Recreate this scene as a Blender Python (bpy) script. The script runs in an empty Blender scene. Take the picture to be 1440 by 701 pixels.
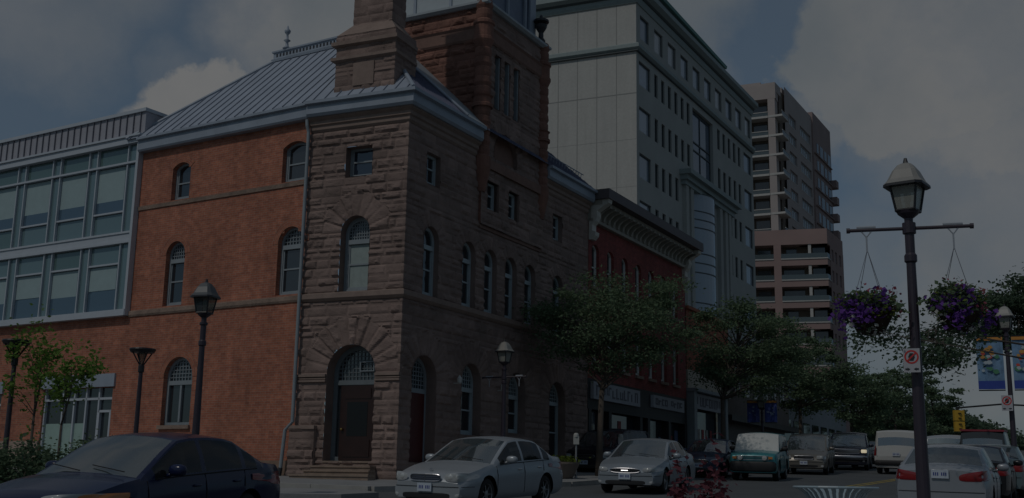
import bpy, bmesh, math, random
import numpy as np
from mathutils import Vector, Matrix, Quaternion
random.seed(7); RNG = np.random.default_rng(7)
rad = math.radians
scene = bpy.context.scene
COL = scene.collection

# ------------------------------------------------------------------ camera
PITCH, ROLL, FPX = rad(11.75), rad(-1.02), 1600.0
c_r = Vector((math.cos(ROLL), math.sin(PITCH)*math.sin(ROLL), -math.cos(PITCH)*math.sin(ROLL)))
c_u = Vector((math.sin(ROLL), -math.sin(PITCH)*math.cos(ROLL), math.cos(PITCH)*math.cos(ROLL)))
c_f = Vector((0, math.cos(PITCH), math.sin(PITCH)))
cam_d = bpy.data.cameras.new('camera')
cam = bpy.data.objects.new('camera', cam_d); COL.objects.link(cam)
cam_d.sensor_fit = 'HORIZONTAL'; cam_d.sensor_width = 36.0; cam_d.lens = 36.0*FPX/1440.0
cam_d.clip_start = 0.1; cam_d.clip_end = 6000
cam.matrix_world = Matrix((( c_r.x, c_u.x, -c_f.x, 0), (c_r.y, c_u.y, -c_f.y, 0), (c_r.z, c_u.z, -c_f.z, 0), (0, 0, 0, 1)))
scene.camera = cam

# ------------------------------------------------------------------ light
SUN_AZ, SUN_EL = rad(-136), rad(50)          # azimuth measured from +Y towards +X
SUN_DIR = Vector((math.sin(SUN_AZ)*math.cos(SUN_EL), math.cos(SUN_AZ)*math.cos(SUN_EL), math.sin(SUN_EL)))
sun_d = bpy.data.lights.new('sun', 'SUN'); sun_d.energy = 2.55; sun_d.angle = rad(1.0); sun_d.color = (1.0, 0.95, 0.88)
sun = bpy.data.objects.new('sun', sun_d); COL.objects.link(sun)
sun.rotation_euler = (-SUN_DIR).to_track_quat('-Z', 'Y').to_euler(); sun.location = (0, 0, 80)
scene.view_settings.view_transform = 'Standard'; scene.view_settings.look = 'None'
scene.view_settings.gamma = 1.0; scene.view_settings.exposure = -2.33
scene.view_settings.use_curve_mapping = False
scene.cycles.max_bounces = 6; scene.cycles.transparent_max_bounces = 12

def pix_dir(x, y):
    return (c_r*((x-720)/FPX) - c_u*((y-350.5)/FPX) + c_f).normalized()

w = bpy.data.worlds.new('World'); scene.world = w; w.use_nodes = True
nt = w.node_tree; N = nt.nodes; Lk = nt.links; N.clear()
out = N.new('ShaderNodeOutputWorld'); bg = N.new('ShaderNodeBackground'); bg.inputs['Strength'].default_value = 0.1
sky = N.new('ShaderNodeTexSky'); sky.sky_type = 'NISHITA'; sky.sun_disc = False
sky.sun_elevation = SUN_EL; sky.sun_rotation = SUN_AZ; sky.dust_density = 1.6; sky.air_density = 1.0; sky.ozone_density = 1.2
tc = N.new('ShaderNodeTexCoord')
def wmath(op, a, b=None, c=None, clamp=False):
    n = N.new('ShaderNodeMath'); n.operation = op; n.use_clamp = clamp
    for i, v in enumerate((a, b, c)):
        if v is None: continue
        if isinstance(v, (int, float)): n.inputs[i].default_value = v
        else: Lk.new(v, n.inputs[i])
    return n.outputs[0]
def wnoise(scale, detail, rough, seed, vec):
    n = N.new('ShaderNodeTexNoise'); n.noise_dimensions = '4D'; n.inputs['W'].default_value = seed
    n.inputs['Scale'].default_value = scale; n.inputs['Detail'].default_value = detail; n.inputs['Roughness'].default_value = rough
    Lk.new(vec, n.inputs['Vector']); return n
warp = wnoise(9, 6, .62, 3.1, tc.outputs['Generated'])
wv = N.new('ShaderNodeVectorMath'); wv.operation = 'SUBTRACT'; Lk.new(warp.outputs['Color'], wv.inputs[0]); wv.inputs[1].default_value = (.5, .5, .5)
wv2 = N.new('ShaderNodeVectorMath'); wv2.operation = 'SCALE'; wv2.inputs['Scale'].default_value = .13; Lk.new(wv.outputs[0], wv2.inputs[0])
wv3 = N.new('ShaderNodeVectorMath'); wv3.operation = 'ADD'; Lk.new(tc.outputs['Generated'], wv3.inputs[0]); Lk.new(wv2.outputs[0], wv3.inputs[1])
def blob(x, y, r_px, soft, amt):
    d = pix_dir(x, y); n = N.new('ShaderNodeVectorMath'); n.operation = 'DISTANCE'
    Lk.new(wv3.outputs[0], n.inputs[0]); n.inputs[1].default_value = d
    m = N.new('ShaderNodeMapRange'); m.interpolation_type = 'SMOOTHSTEP'
    m.inputs['From Min'].default_value = (r_px+soft)/FPX; m.inputs['From Max'].default_value = max(r_px-soft, 0)/FPX
    m.inputs['To Min'].default_value = 0; m.inputs['To Max'].default_value = amt
    Lk.new(n.outputs['Value'], m.inputs['Value']); return m.outputs[0]
cov = None
CLOUDS = [  # direction through picture point, angular radius, softness, density
    (60, 10, 105, 60, .5), (250, 90, 40, 30, .3), (275, 168, 68, 10, 1.0), (325, 140, 46, 10, 1.0), (215, 185, 36, 12, .8), (440, 30, 120, 60, .85), (560, -60, 160, 60, .8),
    (60, -150, 180, 60, .6), (930, -30, 120, 40, .8), (1000, 50, 55, 30, .6), (1020, 115, 45, 25, .4),
    (1290, 60, 150, 16, 1.0), (1185, 112, 66, 12, 1.0), (1255, -30, 90, 22, .95), (1400, 60, 190, 25, .9), (1160, 165, 50, 16, .75),
    (1390, 170, 170, 60, .6), (1250, 400, 120, 60, .42), (1420, 420, 170, 70, .7), (1300, 520, 130, 80, .5), (1560, 220, 200, 60, .7)]
for b in CLOUDS:
    o_ = blob(*b); cov = o_ if cov is None else wmath('MAXIMUM', cov, o_)
n1 = wnoise(2.6, 8, .58, 7.7, tc.outputs['Generated']); g1 = N.new('ShaderNodeMapRange'); Lk.new(n1.outputs['Fac'], g1.inputs['Value'])
g1.inputs['From Min'].default_value = .47; g1.inputs['From Max'].default_value = .66; g1.inputs['To Max'].default_value = .75
# outside the pictured part of the sky, clouds come from the noise alone
fr = N.new('ShaderNodeVectorMath'); fr.operation = 'DOT_PRODUCT'; Lk.new(tc.outputs['Generated'], fr.inputs[0]); fr.inputs[1].default_value = pix_dir(720, 300)
fm = N.new('ShaderNodeMapRange'); Lk.new(fr.outputs['Value'], fm.inputs['Value']); fm.inputs['From Min'].default_value = .80; fm.inputs['From Max'].default_value = .90
fm.inputs['To Min'].default_value = 1; fm.inputs['To Max'].default_value = .12
cov = wmath('MAXIMUM', cov, wmath('MULTIPLY', g1.outputs[0], fm.outputs[0]))
n2 = wnoise(7, 7, .6, 1.3, wv3.outputs[0])
cov = wmath('MULTIPLY', cov, wmath('MULTIPLY_ADD', n2.outputs['Fac'], 1.5, .25), clamp=True)
n3 = wnoise(3.2, 6, .55, 5.5, tc.outputs['Generated'])
cr = N.new('ShaderNodeValToRGB'); Lk.new(n3.outputs['Fac'], cr.inputs['Fac'])
cr.color_ramp.elements[0].position = .36; cr.color_ramp.elements[0].color = (4.5, 5.1, 5.6, 1)
cr.color_ramp.elements[1].position = .66; cr.color_ramp.elements[1].color = (7.8, 7.7, 7.6, 1)
tint = N.new('ShaderNodeMix'); tint.data_type = 'RGBA'; tint.blend_type = 'MULTIPLY'; tint.inputs[0].default_value = 1
Lk.new(sky.outputs[0], tint.inputs[6]); tint.inputs[7].default_value = (.60, .95, 1.18, 1)
mx = N.new('ShaderNodeMix'); mx.data_type = 'RGBA'
hz = N.new('ShaderNodeMix'); hz.data_type = 'RGBA'; hz.inputs[0].default_value = .44; Lk.new(tint.outputs[2], hz.inputs[6]); hz.inputs[7].default_value = (4.2, 5.2, 5.9, 1)
Lk.new(cov, mx.inputs[0]); Lk.new(hz.outputs[2], mx.inputs[6]); Lk.new(cr.outputs[0], mx.inputs[7])
Lk.new(mx.outputs[2], bg.inputs['Color']); Lk.new(bg.outputs[0], out.inputs[0])

# ------------------------------------------------------------------ materials
MATS = {}
def mat(name, col, rough=.7, metal=0, var=.12, vscale=3, bump=0, bscale=20, spec=.5, emit=None, tintattr=False, coat=0):
    if name in MATS: return MATS[name]
    m = bpy.data.materials.new(name); m.use_nodes = True; t = m.node_tree; b = t.nodes['Principled BSDF']
    b.inputs['Roughness'].default_value = rough; b.inputs['Metallic'].default_value = metal; b.inputs['Specular IOR Level'].default_value = spec
    b.inputs['Coat Weight'].default_value = coat; b.inputs['Coat Roughness'].default_value = .04
    tcn = t.nodes.new('ShaderNodeTexCoord')
    if var > 0:
        n = t.nodes.new('ShaderNodeTexNoise'); n.inputs['Scale'].default_value = vscale; n.inputs['Detail'].default_value = 6; n.inputs['Roughness'].default_value = .65
        t.links.new(tcn.outputs['Object'], n.inputs['Vector'])
        r = t.nodes.new('ShaderNodeMapRange'); r.inputs['From Min'].default_value = .3; r.inputs['From Max'].default_value = .7
        r.inputs['To Min'].default_value = 1-var; r.inputs['To Max'].default_value = 1+var; t.links.new(n.outputs['Fac'], r.inputs['Value'])
        fac = r.outputs[0]
        if tintattr:
            a = t.nodes.new('ShaderNodeAttribute'); a.attribute_name = 'tint'
            mm = t.nodes.new('ShaderNodeMath'); mm.operation = 'MULTIPLY'; t.links.new(fac, mm.inputs[0]); t.links.new(a.outputs['Fac'], mm.inputs[1]); fac = mm.outputs[0]
        v = t.nodes.new('ShaderNodeVectorMath'); v.operation = 'SCALE'; v.inputs[0].default_value = col[:3]; t.links.new(fac, v.inputs['Scale'])
        t.links.new(v.outputs[0], b.inputs['Base Color'])
    else: b.inputs['Base Color'].default_value = (*col[:3], 1)
    if bump:
        n = t.nodes.new('ShaderNodeTexNoise'); n.inputs['Scale'].default_value = bscale; n.inputs['Detail'].default_value = 5
        t.links.new(tcn.outputs['Object'], n.inputs['Vector'])
        bp = t.nodes.new('ShaderNodeBump'); bp.inputs['Strength'].default_value = bump; bp.inputs['Distance'].default_value = .03
        t.links.new(n.outputs['Fac'], bp.inputs['Height']); t.links.new(bp.outputs[0], b.inputs['Normal'])
    if emit: b.inputs['Emission Color'].default_value = (*emit[0], 1); b.inputs['Emission Strength'].default_value = emit[1]
    MATS[name] = m; return m

def brick_mat(name, c1, c2, mortar, stain=.25, bw=.215, bh=.075, offs=.5, streak=.14):
    m = bpy.data.materials.new(name); m.use_nodes = True; t = m.node_tree; b = t.nodes['Principled BSDF']; b.inputs['Roughness'].default_value = .88
    uv = t.nodes.new('ShaderNodeUVMap'); uv.uv_map = 'UVMap'
    br = t.nodes.new('ShaderNodeTexBrick'); br.inputs['Scale'].default_value = 1; br.inputs['Brick Width'].default_value = bw; br.inputs['Row Height'].default_value = bh
    br.offset = offs; br.inputs['Mortar Size'].default_value = .006 if bw < 1 else .03; br.inputs['Mortar Smooth'].default_value = .3; br.inputs['Bias'].default_value = 0
    br.inputs['Color1'].default_value = (*c1, 1); br.inputs['Color2'].default_value = (*c2, 1); br.inputs['Mortar'].default_value = (*mortar, 1)
    t.links.new(uv.outputs[0], br.inputs['Vector'])
    n = t.nodes.new('ShaderNodeTexNoise'); n.inputs['Scale'].default_value = .55; n.inputs['Detail'].default_value = 9; n.inputs['Roughness'].default_value = .7; t.links.new(uv.outputs[0], n.inputs['Vector'])
    r = t.nodes.new('ShaderNodeMapRange'); r.inputs['From Min'].default_value = .32; r.inputs['From Max'].default_value = .68; r.inputs['To Min'].default_value = 1-stain; r.inputs['To Max'].default_value = 1+stain
    t.links.new(n.outputs['Fac'], r.inputs['Value'])
    n2 = t.nodes.new('ShaderNodeTexNoise'); n2.inputs['Scale'].default_value = 5.0; n2.inputs['Detail'].default_value = 4; t.links.new(uv.outputs[0], n2.inputs['Vector'])
    r2 = t.nodes.new('ShaderNodeMapRange'); r2.inputs['From Min'].default_value = .35; r2.inputs['From Max'].default_value = .65; r2.inputs['To Min'].default_value = 1-streak; r2.inputs['To Max'].default_value = 1+streak
    t.links.new(n2.outputs['Fac'], r2.inputs['Value'])
    mp = t.nodes.new('ShaderNodeMapping'); mp.inputs['Scale'].default_value = (2.6, .22, 1); t.links.new(uv.outputs[0], mp.inputs['Vector'])
    n3_ = t.nodes.new('ShaderNodeTexNoise'); n3_.inputs['Scale'].default_value = 1.0; n3_.inputs['Detail'].default_value = 7; t.links.new(mp.outputs[0], n3_.inputs['Vector'])
    r3 = t.nodes.new('ShaderNodeMapRange'); r3.inputs['From Min'].default_value = .3; r3.inputs['From Max'].default_value = .72; r3.inputs['To Min'].default_value = 1+streak; r3.inputs['To Max'].default_value = 1-streak; t.links.new(n3_.outputs['Fac'], r3.inputs['Value'])
    m0 = t.nodes.new('ShaderNodeMath'); m0.operation = 'MULTIPLY'; t.links.new(r.outputs[0], m0.inputs[0]); t.links.new(r3.outputs[0], m0.inputs[1])
    mm = t.nodes.new('ShaderNodeMath'); mm.operation = 'MULTIPLY'; t.links.new(m0.outputs[0], mm.inputs[0]); t.links.new(r2.outputs[0], mm.inputs[1])
    v = t.nodes.new('ShaderNodeVectorMath'); v.operation = 'SCALE'; t.links.new(br.outputs['Color'], v.inputs[0]); t.links.new(mm.outputs[0], v.inputs['Scale'])
    t.links.new(v.outputs[0], b.inputs['Base Color'])
    bp = t.nodes.new('ShaderNodeBump'); bp.inputs['Strength'].default_value = .4; bp.inputs['Distance'].default_value = .01; bp.invert = True
    t.links.new(br.outputs['Fac'], bp.inputs['Height']); t.links.new(bp.outputs[0], b.inputs['Normal'])
    MATS[name] = m; return m

def glass_mat(name, col, rough=.04, spec=.5, alpha=1.0, var=.0):
    """window glass: dark body with a clear reflection; alpha < 1 lets part of what is behind through"""
    m = bpy.data.materials.new(name); m.use_nodes = True; t = m.node_tree; b = t.nodes['Principled BSDF']
    b.inputs['Base Color'].default_value = (*col, 1); b.inputs['Roughness'].default_value = rough; b.inputs['IOR'].default_value = 1.6
    b.inputs['Specular IOR Level'].default_value = spec
    n = t.nodes.new('ShaderNodeTexNoise'); n.inputs['Scale'].default_value = .9; tcn = t.nodes.new('ShaderNodeTexCoord'); t.links.new(tcn.outputs['Object'], n.inputs['Vector'])
    bp = t.nodes.new('ShaderNodeBump'); bp.inputs['Strength'].default_value = .12; bp.inputs['Distance'].default_value = .02; t.links.new(n.outputs['Fac'], bp.inputs['Height']); t.links.new(bp.outputs[0], b.inputs['Normal'])
    if alpha < 1:
        o = t.nodes['Material Output']; tr = t.nodes.new('ShaderNodeBsdfTransparent'); tr.inputs[0].default_value = (.62, .68, .66, 1)
        fr_ = t.nodes.new('ShaderNodeFresnel'); fr_.inputs['IOR'].default_value = 1.5
        mr = t.nodes.new('ShaderNodeMapRange'); t.links.new(fr_.outputs[0], mr.inputs['Value']); mr.inputs['To Min'].default_value = alpha; mr.inputs['To Max'].default_value = 1
        mi = t.nodes.new('ShaderNodeMixShader'); t.links.new(mr.outputs[0], mi.inputs[0]); t.links.new(tr.outputs[0], mi.inputs[1]); t.links.new(b.outputs[0], mi.inputs[2]); t.links.new(mi.outputs[0], o.inputs[0])
    MATS[name] = m; return m

# ------------------------------------------------------------------ object helpers
def tag(o, label=None, cat=None, group=None, kind=None):
    if label: o['label'] = label
    if cat: o['category'] = cat
    if group: o['group'] = group
    if kind: o['kind'] = kind
    return o
def thing(name, label, cat, loc=(0, 0, 0), group=None):
    o = bpy.data.objects.new(name, None); COL.objects.link(o); o.location = loc; o.empty_display_size = .3
    return tag(o, label, cat, group)
def link(o, parent=None):
    COL.objects.link(o)
    if parent is not None:
        o.parent = parent
    return o
def ground_z(x, y):
    yy = min(y, 260.0); z = -1.5 + .0447*yy
    return z if y < 260 else z + (y-260)*.004
class MB:
    def __init__(s): s.v = []; s.f = []; s.uv = []; s.t = []; s.has_t = False; s.marks = []
    def mark(s): s.marks.append(len(s.f))
    def face(s, pts, uv=None, tint=1.0):
        i = len(s.v); s.v += [tuple(p) for p in pts]; s.f.append(tuple(range(i, i+len(pts)))); s.uv.append(uv); s.t.append(tint)
    def box(s, x0, x1, y0, y1, z0, z1, fn=None):
        s.mark()
        P = [(x0, y0, z0), (x1, y0, z0), (x1, y1, z0), (x0, y1, z0), (x0, y0, z1), (x1, y0, z1), (x1, y1, z1), (x0, y1, z1)]
        if fn: P = [fn(*p) for p in P]
        i = len(s.v); s.v += [tuple(p) for p in P]
        for q in ((0, 3, 2, 1), (4, 5, 6, 7), (0, 1, 5, 4), (1, 2, 6, 5), (2, 3, 7, 6), (3, 0, 4, 7)):
            s.f.append(tuple(i+k for k in q)); s.uv.append(None); s.t.append(1.0)
    def fbox(s, F, u0, u1, z0, z1, w0, w1, tint=1.0):
        s.mark(); P = {}
        for a in (0, 1):
            for b_ in (0, 1):
                for c in (0, 1): P[a, b_, c] = F.P((u0, u1)[a], (z0, z1)[b_], (w0, w1)[c])
        U = (u0, u1); Z = (z0, z1); W = (w0, w1)
        s.face([P[0, 0, 1], P[1, 0, 1], P[1, 1, 1], P[0, 1, 1]], [(u0, z0), (u1, z0), (u1, z1), (u0, z1)], tint)
        s.face([P[0, 0, 0], P[0, 1, 0], P[1, 1, 0], P[1, 0, 0]], [(u0, z0), (u0, z1), (u1, z1), (u1, z0)], tint)
        for a in (0, 1): s.face([P[a, 0, 0], P[a, 0, 1], P[a, 1, 1], P[a, 1, 0]], [(w0, z0), (w1, z0), (w1, z1), (w0, z1)], tint)
        for b_ in (0, 1): s.face([P[0, b_, 0], P[0, b_, 1], P[1, b_, 1], P[1, b_, 0]], [(u0, w0), (u0, w1), (u1, w1), (u1, w0)], tint)
    def tube(s, pts, r, n=8, cap=True):
        s.mark()
        pts = [Vector(p) for p in pts]; rs = r if isinstance(r, (list, tuple)) else [r]*len(pts); rings = []
        for k, p in enumerate(pts):
            d = (pts[min(k+1, len(pts)-1)]-pts[max(k-1, 0)]).normalized()
            a = d.orthogonal().normalized() if k == 0 else (prev - d*prev.dot(d)).normalized()
            prev = a; b_ = d.cross(a); i = len(s.v)
            for j in range(n):
                q = p + (a*math.cos(2*math.pi*j/n)+b_*math.sin(2*math.pi*j/n))*rs[k]; s.v.append(tuple(q))
            rings.append(i)
        for k in range(len(pts)-1):
            for j in range(n):
                s.f.append((rings[k]+j, rings[k]+(j+1) % n, rings[k+1]+(j+1) % n, rings[k+1]+j)); s.uv.append(None); s.t.append(1.0)
        if cap:
            for i, fl in ((rings[0], True), (rings[-1], False)):
                q = tuple(i+j for j in range(n)); s.f.append(q[::-1] if fl else q); s.uv.append(None); s.t.append(1.0)
    def lathe(s, prof, n=20, c=(0, 0, 0), ang=0):
        s.mark()
        rings = []
        for r, z in prof:
            i = len(s.v)
            for j in range(n):
                a = ang+2*math.pi*j/n; s.v.append((c[0]+r*math.cos(a), c[1]+r*math.sin(a), c[2]+z))
            rings.append(i)
        for k in range(len(prof)-1):
            for j in range(n):
                s.f.append((rings[k]+j, rings[k]+(j+1) % n, rings[k+1]+(j+1) % n, rings[k+1]+j)); s.uv.append(None); s.t.append(1.0)
        q = tuple(rings[0]+j for j in range(n)); s.f.append(q[::-1]); s.f.append(tuple(rings[-1]+j for j in range(n))); s.uv += [None, None]; s.t += [1.0, 1.0]
    def build(s, name, m, parent=None, smooth=False, loc=None, fix=False, split=False):
        if split and len(s.marks) > 1:
            cuts = sorted(set(s.marks))+[len(s.f)]; res = []
            for a, b_ in zip(cuts, cuts[1:]):
                q = MB(); q.has_t = s.has_t
                for f, u, t in zip(s.f[a:b_], s.uv[a:b_], s.t[a:b_]): q.face([s.v[i] for i in f], u, t)
                if q.f: res.append(q.build(name, m, parent, smooth, loc, True))
            return res[0]
        me = bpy.data.meshes.new(name); me.from_pydata(s.v, [], s.f)
        if any(u is not None for u in s.uv):
            uvl = me.uv_layers.new(name='UVMap'); dat = []
            for f, u in zip(s.f, s.uv):
                dat += list(u) if u is not None else [(s.v[i][0], s.v[i][2]) for i in f]
            uvl.data.foreach_set('uv', np.array(dat, np.float32).ravel())
        if any(abs(t-1) > 1e-6 for t in s.t) or s.has_t:
            a = me.attributes.new('tint', 'FLOAT', 'FACE'); a.data.foreach_set('value', np.array(s.t, np.float32))
        me.materials.append(m)
        if smooth: me.polygons.foreach_set('use_smooth', [True]*len(me.polygons))
        if fix:
            bm = bmesh.new(); bm.from_mesh(me); bmesh.ops.remove_doubles(bm, verts=bm.verts, dist=1e-4); bmesh.ops.recalc_face_normals(bm, faces=bm.faces); bm.to_mesh(me); bm.free()
        me.update(); o = bpy.data.objects.new(name, me)
        if loc is not None: o.location = loc
        return link(o, parent)
class Frame:
    """vertical plane: o = plan origin, yaw = direction of u, out = +1/-1 picks the outward side"""
    def __init__(s, o, yaw, side=1):
        s.o = np.array(o[:2], float); s.d = np.array([math.sin(rad(yaw)), math.cos(rad(yaw))]); s.n = np.array([-s.d[1], s.d[0]])*side
    def P(s, u, z, w=0.0):
        q = s.o + s.d*u + s.n*w; return (float(q[0]), float(q[1]), float(z))
    def at(s, u, w=0): q = s.o + s.d*u + s.n*w; return (float(q[0]), float(q[1]))
    def shift(s, u, w=0, z=0):
        g = Frame(s.at(u, w), 0); g.d = s.d; g.n = s.n; return g
def rigid_above(o, lvl): return o

# ------------------------------------------------------------------ holes, walls, windows
class Hole:
    def __init__(s, u0, u1, z0, zs, kind='flat', rise=None):
        s.u0, s.u1, s.z0, s.zs, s.kind = u0, u1, z0, zs, kind; r = (u1-u0)/2; s.uc = (u0+u1)/2
        s.rise = r if kind == 'round' else (rise or 0); s.top = zs+s.rise
        if s.rise > 0: s.R = (r*r+s.rise**2)/(2*s.rise); s.zc = zs+s.rise-s.R
    def outline(s, inset=0, n=20):
        """anticlockwise outline from bottom-left, inset inwards"""
        a, b_ = s.u0+inset, s.u1-inset; pts = [(a, s.z0+inset), (b_, s.z0+inset)]
        if s.rise <= 0: return pts+[(b_, s.zs-inset), (a, s.zs-inset)]
        R = s.R-inset; hw = (b_-a)/2; th = math.asin(min(1, hw/R))
        for k in range(n+1):
            t = th-2*th*k/n; pts.append((s.uc+R*math.sin(t), s.zc+R*math.cos(t)))
        return pts
    def grow(s, g, gb=None):
        h = Hole(s.u0-g, s.u1+g, s.z0-(g if gb is None else gb), s.zs, s.kind, s.rise+ (g if s.kind == 'seg' else 0)); return h
    def top_at(s, u):
        if s.rise <= 0: return s.zs
        q = s.R**2-(u-s.uc)**2
        return s.zc+math.sqrt(q) if q > 0 else s.zs
def lines(brk, h):
    brk = sorted(set(round(b, 4) for b in brk)); r = [brk[0]]
    for a, b_ in zip(brk, brk[1:]):
        n = max(1, int(math.ceil((b_-a)/h - 1e-6))); r += [a+(b_-a)*(k+1)/n for k in range(n)]
    return np.array(r)
def _hash(a, b_, k=0):
    x = np.sin(np.asarray(a)*127.1+np.asarray(b_)*311.7+k*74.7)*43758.5453
    return x-np.floor(x)
def vnoise(x, y, k=0):
    xi, yi = np.floor(x), np.floor(y); fx, fy = x-xi, y-yi; fx = fx*fx*(3-2*fx); fy = fy*fy*(3-2*fy)
    return (_hash(xi, yi, k)*(1-fx)*(1-fy)+_hash(xi+1, yi, k)*fx*(1-fy)+_hash(xi, yi+1, k)*(1-fx)*fy+_hash(xi+1, yi+1, k)*fx*fy)
COURSE = [-3.0]
_r = random.Random(4)
while COURSE[-1] < 26: COURSE.append(COURSE[-1]+_r.choice([.2, .24, .28, .3, .16]))
COURSE = np.array(COURSE)
def stone_relief(U, Z, arches, amp=1.0, seed=0, smooth_zones=()):
    """rock-faced ashlar relief: returns (height, block id hash) for points U,Z in metres"""
    row = np.clip(np.searchsorted(COURSE, Z)-1, 0, len(COURSE)-2); z0 = COURSE[row]; z1 = COURSE[row+1]
    wid = .34+.42*_hash(row, 3, seed); off = _hash(row, 9, seed)*1.3
    wid = np.where(z1-z0 < .25, wid*1.25, wid)
    k = np.floor((U+off)/wid); e = (U+off)/wid-k
    d = np.minimum(np.minimum(e, 1-e)*wid, np.minimum(Z-z0, z1-Z)); idh = _hash(row, k, seed+5)
    for (uc, zc, r0, r1, n) in arches:
        rr = np.hypot(U-uc, Z-zc); th = np.arctan2(Z-zc, U-uc); jag = .10*np.sign(np.sin(np.floor(th/(math.pi/n))*math.pi))
        m = (rr < r1+.08*(np.floor(th/(math.pi/n)) % 2)) & (Z > zc-.02) & (rr > r0-.1)
        kk = np.floor(th/(math.pi/n)); ee = th/(math.pi/n)-kk
        dd = np.minimum(np.minimum(ee, 1-ee)*(math.pi/n)*rr, np.minimum(r1+.08*(kk % 2)-rr, rr-r0+.06))
        d = np.where(m, dd, d); idh = np.where(m, _hash(kk, uc*7, seed+8), idh)
    prof = np.clip(d/.075, 0, 1); prof = prof*prof*(3-2*prof)
    rough = vnoise(U*3.6+idh*50, Z*7+idh*31, 1)*.75+vnoise(U*10, Z*17, 2)*.35+vnoise(U*27, Z*30, 3)*.15
    tiltd = (idh-.5)*.35*(Z-z0)/np.maximum(z1-z0, .1)
    H = .70*amp*(prof*(.002+.09*rough*(.35+.65*(_hash(idh*97, 3, 2) > .35))+.012*idh + .03*tiltd))
    for (a, b_, c, d_) in smooth_zones:
        H = np.where((U > a) & (U < b_) & (Z > c) & (Z < d_), .02, H)
    return H, idh
def wall_mesh(F, us, zs, holes, name, m, parent, relief=None, depth=.25, tint_amt=.0, reveal_mat=None, w=0.0, corners=()):
    U, Z = np.meshgrid(us, zs); U = U.copy(); Z = Z.copy(); keep = np.ones((len(zs)-1, len(us)-1), bool)
    hu = np.median(np.diff(us)); hz = np.median(np.diff(zs)); h = max(hu, hz)
    Uc = (U[1:, 1:]+U[:-1, :-1])/2; Zc = (Z[1:, 1:]+Z[:-1, :-1])/2
    for H in holes:
        ins = (Uc > H.u0) & (Uc < H.u1) & (Zc > H.z0) & (Zc < H.zs)
        if H.rise > 0: ins |= (np.hypot(Uc-H.uc, Zc-H.zc) < H.R) & (Zc >= H.zs)
        keep &= ~ins
    for H in holes:
        if H.rise > 0:
            D = np.hypot(U-H.uc, Z-H.zc); near = (abs(D-H.R) < .62*h) & (Z >= H.zs-1e-4) & (abs(U-H.uc) < H.R)
            f = np.where(near, H.R/np.maximum(D, 1e-6), 1); U = np.where(near, H.uc+(U-H.uc)*f, U); Z = np.where(near, H.zc+(Z-H.zc)*f, Z)
    if relief: W, idh = relief(U, Z); W = W + w; Wc, idc = relief(Uc, Zc)
    else: W = np.full(U.shape, float(w)); idc = None
    for (ue, sg) in corners:              # shared arris so that two faces meet at a corner
        row = np.clip(np.searchsorted(COURSE, zs)-1, 0, len(COURSE)-2); dz_ = np.minimum(zs-COURSE[row], COURSE[row+1]-zs)
        wc = .01+.05*np.clip(dz_/.07, 0, 1)**.6*(.3+.7*_hash(row, 5, 1)*(1)) ; c_ = int(np.argmin(abs(us-ue))); W[:, c_] = w+wc; U[:, c_] = ue+sg*wc
        c2 = c_+1 if sg < 0 else c_-1; W[:, c2] = w+wc*.9+.1*(W[:, c2]-w)
    X = F.o[0]+F.d[0]*U+F.n[0]*W; Y = F.o[1]+F.d[1]*U+F.n[1]*W
    V = np.stack([X, Y, Z], -1).reshape(-1, 3); nu = len(us)
    jj, ii = np.nonzero(keep); a = jj*nu+ii; q = np.stack([a, a+1, a+1+nu, a+nu], -1)
    uvv = np.stack([U, Z], -1).reshape(-1, 2)
    verts = V.tolist(); faces = q.tolist(); uvs = uvv[q].reshape(-1, 2).tolist()
    tint = (1+tint_amt*2*(idc[jj, ii]-.5)).tolist() if idc is not None else [1.0]*len(faces)
    for H in holes:                      # reveals
        pts = H.outline(0, 24); n = len(pts); i0 = len(verts)
        for (u, z) in pts: verts.append(F.P(u, z, w+(.03 if relief else 0))); verts.append(F.P(u, z, w-depth))
        for k in range(n):
            k2 = (k+1) % n; faces.append([i0+2*k, i0+2*k2, i0+2*k2+1, i0+2*k+1]); tint.append(.96)
            uvs += [(0, pts[k][1]+pts[k][0]), (0, pts[k2][1]+pts[k2][0]), (depth, pts[k2][1]+pts[k2][0]), (depth, pts[k][1]+pts[k][0])]
    me = bpy.data.meshes.new(name); me.from_pydata(verts, [], faces)
    l = me.uv_layers.new(name='UVMap'); l.data.foreach_set('uv', np.array(uvs, np.float32).ravel())
    if tint_amt or relief: at_ = me.attributes.new('tint', 'FLOAT', 'FACE'); at_.data.foreach_set('value', np.array(tint, np.float32))
    me.materials.append(m); me.update()
    o = bpy.data.objects.new(name, me); return link(o, parent)

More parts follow.
